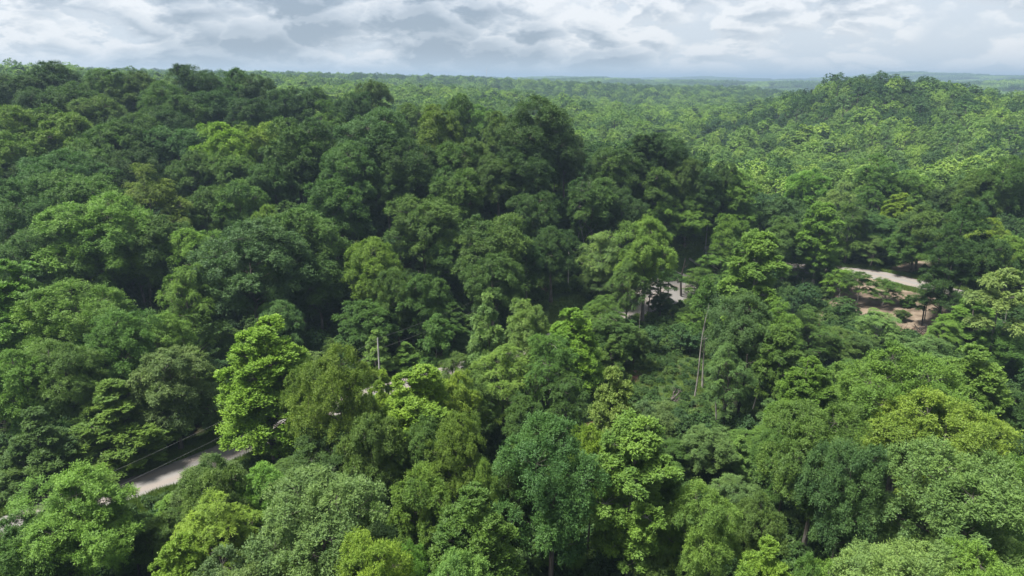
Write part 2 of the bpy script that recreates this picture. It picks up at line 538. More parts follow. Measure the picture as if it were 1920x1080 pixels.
def build_road():
    P = road_line
    tan = unit(np.gradient(P, axis=0))
    nor = np.c_[-tan[:, 1], tan[:, 0]]
    rg = np.random.default_rng(4)
    wl = 3.5 + 0.35 * np.sin(np.arange(len(P)) * 0.31) + rg.normal(0, 0.14, len(P))
    wr = 3.5 + 0.35 * np.sin(np.arange(len(P)) * 0.23 + 2) + rg.normal(0, 0.14, len(P))
    s = np.linspace(-1, 1, 11)
    off = np.where(s[None] < 0, s[None] * wl[:, None], s[None] * wr[:, None])
    xy = P[:, None, :] + off[..., None] * nor[:, None, :]
    crown = 0.10 * (1 - s ** 2) + 0.07
    z = ground_z(xy[..., 0], xy[..., 1]) + crown[None]
    z[:, 0] -= 0.15; z[:, -1] -= 0.15
    V = np.concatenate([xy, z[..., None]], -1).reshape(-1, 3)
    n, mm = len(P), len(s)
    i = np.arange(n - 1)[:, None] * mm
    j = np.arange(mm - 1)[None]
    q = np.stack([i + j, i + j + 1, i + mm + j + 1, i + mm + j], -1).reshape(-1, 4)
    m, nt, out = new_mat('gravel')
    L = nt.links.new
    at = N(nt, 'ShaderNodeAttribute', attribute_name='tint')     # across the road, 0..1
    tc = N(nt, 'ShaderNodeTexCoord')
    n1 = N(nt, 'ShaderNodeTexNoise', ins={'Scale': 0.35, 'Detail': 5.0, 'Roughness': 0.6})
    n2 = N(nt, 'ShaderNodeTexNoise', ins={'Scale': 7.0, 'Detail': 5.0, 'Roughness': 0.75})
    L(tc.outputs['Object'], n1.inputs['Vector']); L(tc.outputs['Object'], n2.inputs['Vector'])
    base = mix_col(nt, n1.outputs[0], (0.155, 0.144, 0.133), (0.235, 0.221, 0.208))
    base = mix_col(nt, math_node(nt, 'MULTIPLY', n2.outputs[0], 0.45), base, (0.125, 0.117, 0.106))
    # two worn wheel tracks, packed and browner
    w = math_node(nt, 'ABSOLUTE', math_node(nt, 'SUBTRACT', math_node(nt, 'ABSOLUTE', math_node(nt, 'SUBTRACT', at.outputs['Fac'], 0.5)), 0.20))
    tr = N(nt, 'ShaderNodeMapRange', ins={1: 0.05, 2: 0.13, 3: 0.75, 4: 0.0})
    tr.interpolation_type = 'SMOOTHSTEP'
    L(w, tr.inputs[0])
    base = mix_col(nt, tr.outputs[0], base, (0.205, 0.176, 0.153))
    pr = N(nt, 'ShaderNodeBsdfPrincipled', ins={'Roughness': 0.95, 'Specular IOR Level': 0.15})
    L(base, pr.inputs['Base Color'])
    bp = N(nt, 'ShaderNodeBump', ins={'Strength': 0.5, 'Distance': 0.05})
    L(n2.outputs[0], bp.inputs['Height']); L(bp.outputs[0], pr.inputs['Normal'])
    L(pr.outputs[0], out.inputs[0])
    tint = np.tile((s + 1) / 2, n)
    me = mesh_from('gravel_road', V, [q[:, ::-1]], [m], tint=tint, smooth=True)
    link('gravel_road', me, kind='structure')
    return m


M_GRAVEL = build_road()


def in_poly(x, y, poly):
    ins = np.zeros(x.shape, bool)
    j = len(poly) - 1
    for i in range(len(poly)):
        xi, yi = poly[i]; xj, yj = poly[j]
        c = ((yi > y) != (yj > y)) & (x < (xj - xi) * (y - yi) / (yj - yi + 1e-12) + xi)
        ins ^= c
        j = i
    return ins


def wiggle(x, y):
    return 0.9 * np.sin(x * 0.9 + y * 0.4) + 0.6 * np.sin(y * 1.7 - x * 0.6) + 0.4 * np.sin(x * 3.1 + 1.3 * y)


PATCHES = {}


def patch(name, px_poly, mat, lift, step=0.6, amp=0.8):
    poly = [on_ground(*p)[:2] for p in px_poly]
    PATCHES[name] = poly
    P = np.array(poly)
    x0, y0 = P.min(0) - 3; x1, y1 = P.max(0) + 3
    gx, gy = np.arange(x0, x1, step), np.arange(y0, y1, step)
    X, Y = np.meshgrid(gx, gy)
    w = wiggle(X, Y) * amp * 0.5
    ins = in_poly(X + w, Y + wiggle(Y, X) * amp * 0.5, poly)
    Z = ground_z(X, Y) + lift
    keep = ins[:-1, :-1] & ins[1:, :-1] & ins[:-1, 1:] & ins[1:, 1:]
    n, mm = X.shape
    idx = np.arange(n * mm).reshape(n, mm)
    q = np.stack([idx[:-1, :-1], idx[:-1, 1:], idx[1:, 1:], idx[1:, :-1]], -1)[keep]
    used = np.unique(q)
    remap = -np.ones(n * mm, int); remap[used] = np.arange(len(used))
    V = np.stack([X, Y, Z], -1).reshape(-1, 3)[used]
    me = mesh_from(name, V, [remap[q]], [mat], tint=np.full(len(V), 0.5), smooth=True)
    return link(name, me, kind='structure')


M_SOIL = noise_mat('bare_soil', [(0.080, 0.060, 0.042), (0.140, 0.106, 0.075), (0.19, 0.150, 0.112)], scale=0.35, detail=9, bump=0.3, bump_scale=5.0, coord='Object')
M_REDSOIL = noise_mat('red_soil', [(0.09, 0.048, 0.032), (0.17, 0.09, 0.06)], scale=1.2, detail=7, bump=0.8, coord='Object')
M_LAWN = noise_mat('mown_grass', [(0.055, 0.10, 0.022), (0.085, 0.14, 0.03), (0.11, 0.15, 0.045)], scale=0.9, detail=7, bump=0.5, bump_scale=6, coord='Object')
patch('dirt_clearing', [(1555, 522), (1625, 518), (1700, 545), (1760, 556), (1815, 575), (1830, 620), (1760, 655), (1690, 625), (1630, 600), (1555, 575)], M_SOIL, 0.05)
patch('gravel_turnout', [(1150, 590), (1185, 560), (1205, 500), (1260, 487), (1330, 489), (1350, 505), (1320, 540), (1270, 575), (1215, 592)], M_GRAVEL, 0.045)
patch('dirt_bank', [(1655, 508), (1690, 494), (1745, 486), (1775, 492), (1760, 506), (1700, 514)], M_SOIL, 0.05)
patch('soil_cut', [(1672, 509), (1700, 512), (1730, 520), (1765, 532), (1740, 533), (1690, 522)], M_REDSOIL, 0.055)
patch('grass_verge', [(925, 655), (985, 600), (1040, 565), (1095, 545), (1110, 555), (1070, 595), (1000, 640), (950, 668)], M_LAWN, 0.05)
patch('grass_clearing', [(1330, 490), (1345, 478), (1400, 480), (1420, 490), (1380, 497)], M_LAWN, 0.05)
patch('grass_strip', [(1655, 484), (1720, 476), (1790, 480), (1780, 489), (1700, 492)], M_LAWN, 0.05)
patch('bare_bank', [(1515, 590), (1545, 580), (1560, 605), (1530, 620)], M_SOIL, 0.05)
patch('earth_slope', [(1090, 790), (1120, 775), (1140, 800), (1125, 835), (1100, 825)], M_REDSOIL, 0.05)
patch('earth_gully', [(1170, 700), (1200, 690), (1210, 715), (1185, 725)], M_REDSOIL, 0.05)

# ------------------------------------------------------------------ tree prototypes
def spiral(n, rng, zmin=-1.0, jit=0.25):
    i = np.arange(n) + 0.5
    z = zmin + (1 - zmin) * (1 - i / n)
    z = np.clip(z + rng.normal(0, jit * (1 - zmin) / n ** 0.5 * 0.5, n), -1, 1)
    a = i * 2.39996 + rng.normal(0, jit, n)
    r = np.sqrt(1 - z ** 2)
    return np.stack([r * np.cos(a), r * np.sin(a), z], -1)


def lobes_for(kind, rng):
    """centres (n,3), radii (n,3), W, H, base, style dict"""
    st = dict(nc=11, ns=23, nl=10, leaf=0.30, wid=0.52, droop=0.35, upn=0.7, sl=1.0, out=0.8, up=0.25, zmin=-0.35)
    C, Rr = [], []
    if kind in ('broad', 'dome'):
        if kind == 'broad':
            W, H, zb, n = 13.0, 20.0, 5.0, 20
            r0, r1 = 1.7, 2.9
        else:
            W, H, zb, n = 10.0, 16.5, 3.5, 20
            r0, r1 = 1.4, 2.1
            st.update(nc=10, leaf=0.28)
        rz = (H - zb) / 2
        az_ph = rng.uniform(0, 6.28, 3)
        for d in spiral(n, rng, -0.8, 0.35):
            az = math.atan2(d[1], d[0])
            k = 1 + 0.16 * math.sin(az * 2 + az_ph[0]) + 0.12 * math.sin(az * 3 + az_ph[1])
            rr = rng.uniform(r0, r1)
            s = rng.uniform(0.86, 1.08)
            hh = (W / 2 - rr * 0.8) * k * s
            low = 0.75 if d[2] < -0.4 else 1.0
            C.append((d[0] * hh * low, d[1] * hh * low, zb + rz + d[2] * (rz - rr * 0.75) * s))
            Rr.append((rr, rr, rr * rng.uniform(0.75, 0.95)))
        C.append((0, 0, zb + rz * 1.1)); Rr.append((W * 0.22,) * 3)
    elif kind == 'ball':
        W, H, zb = 10.0, 16.0, 5.0
        st.update(nc=11, ns=20, nl=8, upn=0.6)
        zc = zb + 5.2
        C.append((0, 0, zc)); Rr.append((4.3, 4.3, 4.9))
        for d in spiral(8, rng, -0.45, 0.4):
            rr = rng.uniform(1.7, 2.4)
            s = rng.uniform(2.3, 3.2)
            C.append((d[0] * s, d[1] * s, zc + d[2] * s * 1.2)); Rr.append((rr, rr, rr))
    elif kind == 'cone':
        W, H, zb = 9.0, 19.0, 2.5
        st.update(droop=0.05, up=0.75, out=0.7, leaf=0.29, ns=22, nc=10)
        n = 52
        for k in range(n):
            t = 1 - math.sqrt(1 - (k + 0.5) / n) * 1.0
            t = min(1.0, max(0.0, t + rng.normal(0, 0.03)))
            a = k * 2.39996 + rng.normal(0, 0.3)
            rr = 0.75 + 1.25 * (1 - t) * rng.uniform(0.8, 1.2)
            r = (W / 2) * min(1, (1 - t) ** 0.7 * (0.75 + 0.9 * t)) * 0.66
            q = r * rng.uniform(0.75, 1.12) if t < 0.93 else 0.15
            C.append((q * math.cos(a), q * math.sin(a), zb + 1.2 + t * (H - zb - 2.0)))
            Rr.append((rr, rr, rr * 1.1))
        for t in (0.15, 0.35, 0.55, 0.75):
            rr = (W / 2) * (1 - t) * 0.62 + 0.4
            C.append((0, 0, zb + 1.2 + t * (H - zb - 2.0))); Rr.append((rr, rr, rr * 1.1))
    elif kind == 'column':
        W, H, zb = 6.6, 21.0, 4.0
        st.update(droop=0.3, up=0.35, leaf=0.28, nc=9, ns=22)
        n = 36
        for k in range(n):
            t = (k + 0.5) / n + rng.normal(0, 0.03)
            prof = (W / 2) * (0.55 + 0.6 * math.sin(math.pi * min(1, max(0, t) * 0.85 + 0.12))) * 0.58
            if t > 0.85:
                prof *= 0.5
            a = k * 2.39996 + rng.normal(0, 0.4)
            rr = rng.uniform(1.0, 1.75) * (1 - 0.3 * t)
            q = prof * rng.uniform(0.6, 1.25)
            C.append((q * math.cos(a), q * math.sin(a), zb + 1.2 + t * (H - zb - 2.2)))
            Rr.append((rr, rr, rr * rng.uniform(0.9, 1.25)))
    elif kind == 'layered':
        W, H, zb = 10.0, 14.0, 2.0
        st.update(droop=0.12, up=0.05, out=0.95, upn=1.8, nc=8, ns=18, leaf=0.34, zmin=-0.15, sl=1.15)
        L = 10
        for k in range(L):
            t = k / (L - 1)
            r = (W / 2) * (1 - t ** 1.6) * 0.68 + 0.4
            n = max(1, int(round(5.5 * (1 - t) + 1)))
            a0 = rng.uniform(0, 6.28)
            for j in range(n):
                a = a0 + 6.283 * j / n + rng.normal(0, 0.35)
                rr = rng.uniform(1.1, 1.8) * (1 - 0.45 * t)
                q = r * rng.uniform(0.6, 1.15) if t < 0.95 else 0.1
                C.append((q * math.cos(a), q * math.sin(a), zb + 0.8 + t * (H - zb - 1.1) + rng.normal(0, 0.25) - 0.08 * q))
                Rr.append((rr, rr, rr * 0.30))
    elif kind == 'feathery':
        W, H, zb = 9.5, 17.0, 2.5
        st.update(droop=0.75, up=0.40, out=0.75, nc=5, ns=15, nl=12, leaf=0.26, wid=0.36, sl=1.55, upn=0.9)
        rz = (H - zb) / 2
        for d in spiral(40, rng, -0.85, 0.5):
            rr = rng.uniform(0.8, 1.3)
            s = rng.uniform(0.65, 1.12)
            pr = 1.0 if d[2] < 0.1 else 1.0 - 0.25 * d[2]
            C.append((d[0] * (W / 2 - rr) * s * pr, d[1] * (W / 2 - rr) * s * pr, zb + rz + d[2] * (rz - rr * 0.8) * s))
            Rr.append((rr, rr, rr * 0.7))
    elif kind == 'sparse':
        W, H, zb = 7.5, 18.5, 7.0
        st.update(nc=7, ns=14, nl=8, leaf=0.32, droop=0.5, sl=1.25)
        rz = (H - zb) / 2
        for d in spiral(15, rng, -0.8, 0.7):
            rr = rng.uniform(0.8, 1.5)
            s = rng.uniform(0.55, 1.15)
            C.append((d[0] * (W / 2 - rr) * s, d[1] * (W / 2 - rr) * s, zb + rz + d[2] * (rz - rr * 0.8) * s))
            Rr.append((rr, rr, rr * 0.75))
    elif kind == 'pine':
        W, H, zb = 8.0, 19.0, 5.0
        st.update(droop=0.1, up=0.2, out=0.9, upn=1.0, nc=8, ns=16, nl=10, leaf=0.34, wid=0.22, zmin=-0.2)
        L = 9
        for k in range(L):
            t = k / (L - 1)
            r = (W / 2) * (1 - t ** 1.9) * 0.66 + 0.3
            n = max(1, int(round(4.5 * (1 - t) + 1)))
            a0 = rng.uniform(0, 6.28)
            for j in range(n):
                a = a0 + 6.283 * j / n + rng.normal(0, 0.4)
                rr = rng.uniform(1.2, 1.8) * (1 - 0.35 * t)
                q = r * rng.uniform(0.6, 1.1) if n > 1 else 0.1
                C.append((q * math.cos(a), q * math.sin(a), zb + 0.9 + t * (H - zb - 1.4) + rng.normal(0, 0.3)))
                Rr.append((rr, rr, rr * 0.5))
    elif kind == 'shrub':
        W, H, zb = 3.6, 2.6, 0.0
        st.update(nc=6, ns=12, nl=7, leaf=0.27, up=0.5)
        for d in spiral(8, rng, -0.1, 0.6):
            rr = rng.uniform(0.5, 0.9)
            C.append((d[0] * 1.15, d[1] * 1.15, 0.75 + d[2] * 1.0)); Rr.append((rr, rr, rr * 0.85))
    return np.array(C), np.array(Rr), W, H, zb, st


def make_tree(kind, seed, lod=0):
    rng = np.random.default_rng(seed * 77 + hash(kind) % 1 + len(kind) * 1013)
    C, Rr, W, H, zb, st = lobes_for(kind, rng)
    nc, ns, nl, leaf = st['nc'], st['ns'], st['nl'], st['leaf']
    if lod == 1:
        nc, ns, nl, leaf = max(6, int(nc * 0.8)), 13, 5, leaf * 1.4
    elif lod == 2:
        nc, ns, nl, leaf = max(3, int(nc * 0.36)), 3, 1, leaf * 6.0
    # clumps
    if lod == 0 and kind != 'shrub':
        ns, nl, leaf = int(ns * 1.65), int(nl * 1.6), leaf * 0.67
    cc, cd, cr, hue = [], [], [], []
    for c, r in zip(C, Rr):
        dirs = spiral(nc, rng, st['zmin'], 0.5)
        pos = c + dirs * r * 0.78 * rng.uniform(0.8, 1.15, (nc, 1))
        d = (np.linalg.norm((pos[:, None] - C[None]) / Rr[None], axis=-1) < 0.55).sum(1)
        ok = d == 0
        cc.append(pos[ok]); cd.append(unit(dirs[ok] * [1, 1, 1]))
        cr.append(np.full(ok.sum(), (0.36 * r[0] + 0.17)) * rng.uniform(0.75, 1.2, ok.sum()))
        hue.append(np.full(ok.sum(), rng.normal(0, 0.14)))
    cc, cd, cr, hue = map(np.concatenate, (cc, cd, cr, hue))
    nC = len(cc)
    # sprigs
    rz = Rr[:, 2].mean() / Rr[:, 0].mean()
    o = np.repeat(cc, ns, 0)
    rad = np.repeat(cr, ns)
    rnd = unit(rng.normal(size=(nC * ns, 3)))
    d = np.repeat(cd, ns, 0) * st['out'] + rnd * 0.95 + [0, 0, st['up']]
    d[:, 2] *= 0.35 + 0.65 * min(1, rz * 1.1)
    d = unit(d)
    ln = rad * rng.uniform(0.65, 1.2, len(o)) * st['sl'] * (0.8 if lod else 1.0)
    o = o + rnd * rad[:, None] * 0.25 * [1, 1, 0.6]
    sp_h = np.repeat(hue, ns) + np.repeat(rng.normal(0, 0.07, nC), ns) + rng.normal(0, 0.10, len(o))
    # leaves along sprigs
    S = len(o)
    t = np.tile(np.linspace(0.25, 1.0, nl) if nl > 1 else np.array([0.7]), S) + rng.uniform(-0.06, 0.06, S * nl)
    oo = np.repeat(o, nl, 0); dd = np.repeat(d, nl, 0); ll = np.repeat(ln, nl)
    p = oo + dd * (ll * t)[:, None]
    if lod == 0:
        p += rng.normal(0, 0.11, p.shape) * np.repeat(rad, nl)[:, None]
    p[:, 2] -= st['droop'] * ll * t ** 2 * 0.7
    side = unit(np.cross(dd, [0.02, 0.03, 1.0])) * np.where(np.arange(S * nl) % 2 == 0, 1, -1)[:, None]
    ax = unit(dd * 0.65 + side * rng.uniform(0.3, 1.0, (S * nl, 1)) + rng.normal(0, 0.25, (S * nl, 3)) + np.array([0, 0, -st['droop'] * 0.8]) * t[:, None])
    # leaves on the outside of a clump face outwards and up
    outw = np.repeat(np.repeat(cd, ns, 0), nl, 0)
    if lod:
        cen = np.array([0, 0, zb + (H - zb) * 0.35])
        outw = unit(0.5 * outw + 0.8 * unit(p - cen))
    nrm = unit(np.array([0, 0, st['upn'] * (0.35 if lod else 0.8)]) + outw * (1.0 if lod else 0.55) + rng.normal(0, 0.22 if lod else 0.40, (S * nl, 3)))
    wv = unit(np.cross(nrm, ax))
    le = leaf * rng.uniform(0.55, 1.4, (S * nl, 1))
    hw = le * st['wid'] * 0.5 * (1.25 if lod else 1.0)
    p = p - ax * le * 0.2
    if lod:
        V = np.stack([p, p + ax * le * 0.45 + wv * hw, p + ax * le, p + ax * le * 0.45 - wv * hw], 1).reshape(-1, 3)
        q = np.arange(len(V)).reshape(-1, 4)
    else:
        V = np.stack([p + wv * hw, p + ax * le, p + ax * le * 0.12 - wv * hw], 1).reshape(-1, 3)
        q = np.arange(len(V)).reshape(-1, 3)
    tint = np.clip(0.5 + np.repeat(sp_h, nl) + rng.normal(0, 0.06 if lod else 0.12, S * nl), 0, 1)
    tint = np.repeat(tint, q.shape[1])
    # wood
    g = Geo()
    topz = H * (0.95 if kind in ('cone', 'pine', 'layered') else 0.80)
    if kind != 'shrub' and lod < 2:
        zz = np.linspace(0, 1, 9)
        bend = rng.normal(0, 0.25, 2)
        trunk = np.stack([bend[0] * np.sin(zz * 3) + 0.1 * np.sin(zz * 9), bend[1] * np.sin(zz * 2.4), zz * topz], -1)
        r0 = {'ball': 0.3, 'broad': 0.42, 'dome': 0.30, 'cone': 0.27, 'column': 0.26, 'layered': 0.2, 'feathery': 0.24, 'sparse': 0.2, 'pine': 0.25}[kind]
        rr = r0 * (1 - zz * 0.88) * (1 + 0.5 * np.exp(-zz * 18))
        g.tube(trunk, rr, 7 if lod == 0 else 5)
        if lod == 0:
            for c, r in zip(C, Rr):
                hc = math.hypot(c[0], c[1])
                h0 = max(zb * 0.7, min(topz * 0.95, c[2] - hc * rng.uniform(0.35, 0.9)))
                s = h0 / topz
                st0 = np.array([np.interp(s, zz, trunk[:, 0]), np.interp(s, zz, trunk[:, 1]), h0])
                tt = np.linspace(0, 1, 5)[:, None]
                mid = st0 * 0.5 + c * 0.5 + np.array([0, 0, 0.12 * hc])
                pts = (1 - tt) ** 2 * st0 + 2 * tt * (1 - tt) * mid + tt ** 2 * c
                b0 = min(np.interp(s, zz, rr) * 0.6, 0.05 + 0.055 * r[0])
                g.tube(pts, np.linspace(b0, 0.03, 5), 5, cap=False)
            pick = rng.permutation(nC)[:int(nC * 0.7)]
            near = np.argmin(np.linalg.norm(cc[pick][:, None] - C[None], axis=-1), 1)
            for i, k in zip(pick, near):
                g.tube([C[k], (C[k] + cc[i]) / 2 + rng.normal(0, 0.1, 3), cc[i] + cd[i] * cr[i] * 0.4], [0.035, 0.025, 0.01], 3, cap=False)
    hh = V[:, 2].max()
    ww = 2 * np.percentile(np.hypot(V[:, 0], V[:, 1]), 96)
    return V, q, tint, g, ww, hh


KINDS = {'broad': 4, 'dome': 3, 'cone': 2, 'column': 1, 'layered': 2, 'feathery': 3, 'sparse': 1, 'pine': 1}
PROTO = {}
for kind, n in KINDS.items():
    for s in range(n):
        V, q, tint, g, ww, hh = make_tree(kind, s + 1)
        crown = mesh_from('crown_' + kind, V, [q], [M_LEAF], tint=tint)
        bark = M_PALE if (kind in ('sparse', 'column') or (kind == 'feathery' and s == 1)) else M_BARK
        trunk = g.mesh('trunk_' + kind, [bark])
        PROTO[(kind, s)] = (crown, trunk, ww, hh, V, q, tint, g)


def bare_tree(seed, H=14.0, spread=0.55):
    rng = np.random.default_rng(seed)
    g = Geo()

    def grow(p, d, ln, r, depth):
        n = 5
        pts = [p]
        for i in range(n - 1):
            d = unit(d + rng.normal(0, 0.13, 3) + [0, 0, 0.04])
            pts.append(pts[-1] + d * ln / (n - 1))
        pts = np.array(pts)
        g.tube(pts, np.linspace(r, r * 0.55, n), 5 if depth < 2 else 3, cap=depth < 1)
        if depth >= 4:
            return
        for k in range(4 if depth == 0 else 3):
            t = rng.uniform(0.45, 1.0)
            q = pts[min(n - 1, int(t * (n - 1) + 0.5))]
            nd = unit(d + rng.normal(0, spread, 3) + [0, 0, 0.1])
            grow(q, nd, ln * rng.uniform(0.5, 0.75), r * 0.48, depth + 1)
    grow(np.zeros(3), np.array([0, 0, 1.0]), H * 0.48, 0.20, 0)
    V = np.vstack(g.v)
    return g, 2 * np.percentile(np.hypot(V[:, 0], V[:, 1]), 96), V[:, 2].max()


# ------------------------------------------------------------------ colours
LEAF = {'D': (0.028, 0.057, 0.019), 'A': (0.082, 0.138, 0.025), 'B': (0.040, 0.081, 0.031), 'M': (0.050, 0.096, 0.026), 'G': (0.064, 0.113, 0.043), 'L': (0.074, 0.140, 0.032),
        'Y': (0.100, 0.168, 0.028), 'O': (0.064, 0.113, 0.023), 'P': (0.095, 0.160, 0.055), 'R': (0.16, 0.06, 0.035), 'H': (0.040, 0.079, 0.023)}  # dark greens D, B, H also paint cloud shade on the left hill
CNAME = {'D': 'dark green', 'B': 'deep bluish green', 'M': 'mid green', 'G': 'grey green', 'L': 'light green', 'Y': 'bright yellow green', 'O': 'olive green',
         'P': 'pale fresh green', 'R': 'rust red', 'A': 'yellow green', 'H': 'deep green'}
KNAME = {'broad': ('broad_tree', 'broad lobed tree'), 'dome': ('domed_tree', 'dense domed tree'), 'cone': ('conical_tree', 'pyramidal tree'),
         'column': ('columnar_tree', 'tall narrow tree'), 'layered': ('layered_tree', 'tree with layered sprays'), 'feathery': ('feathery_tree', 'feathery open tree'),
         'sparse': ('sparse_tree', 'thin tree with bare lower trunk'), 'pine': ('pine_tree', 'conifer with tiered boughs')}
DEFH = {'broad': 21, 'dome': 17.5, 'cone': 19, 'column': 21, 'layered': 14, 'feathery': 16.5, 'sparse': 18, 'pine': 19}
LEAF = {k: (v[0] * 1.62, v[1] * 1.54, v[2] * 1.3) for k, v in LEAF.items()}
rnd = random.Random(5)

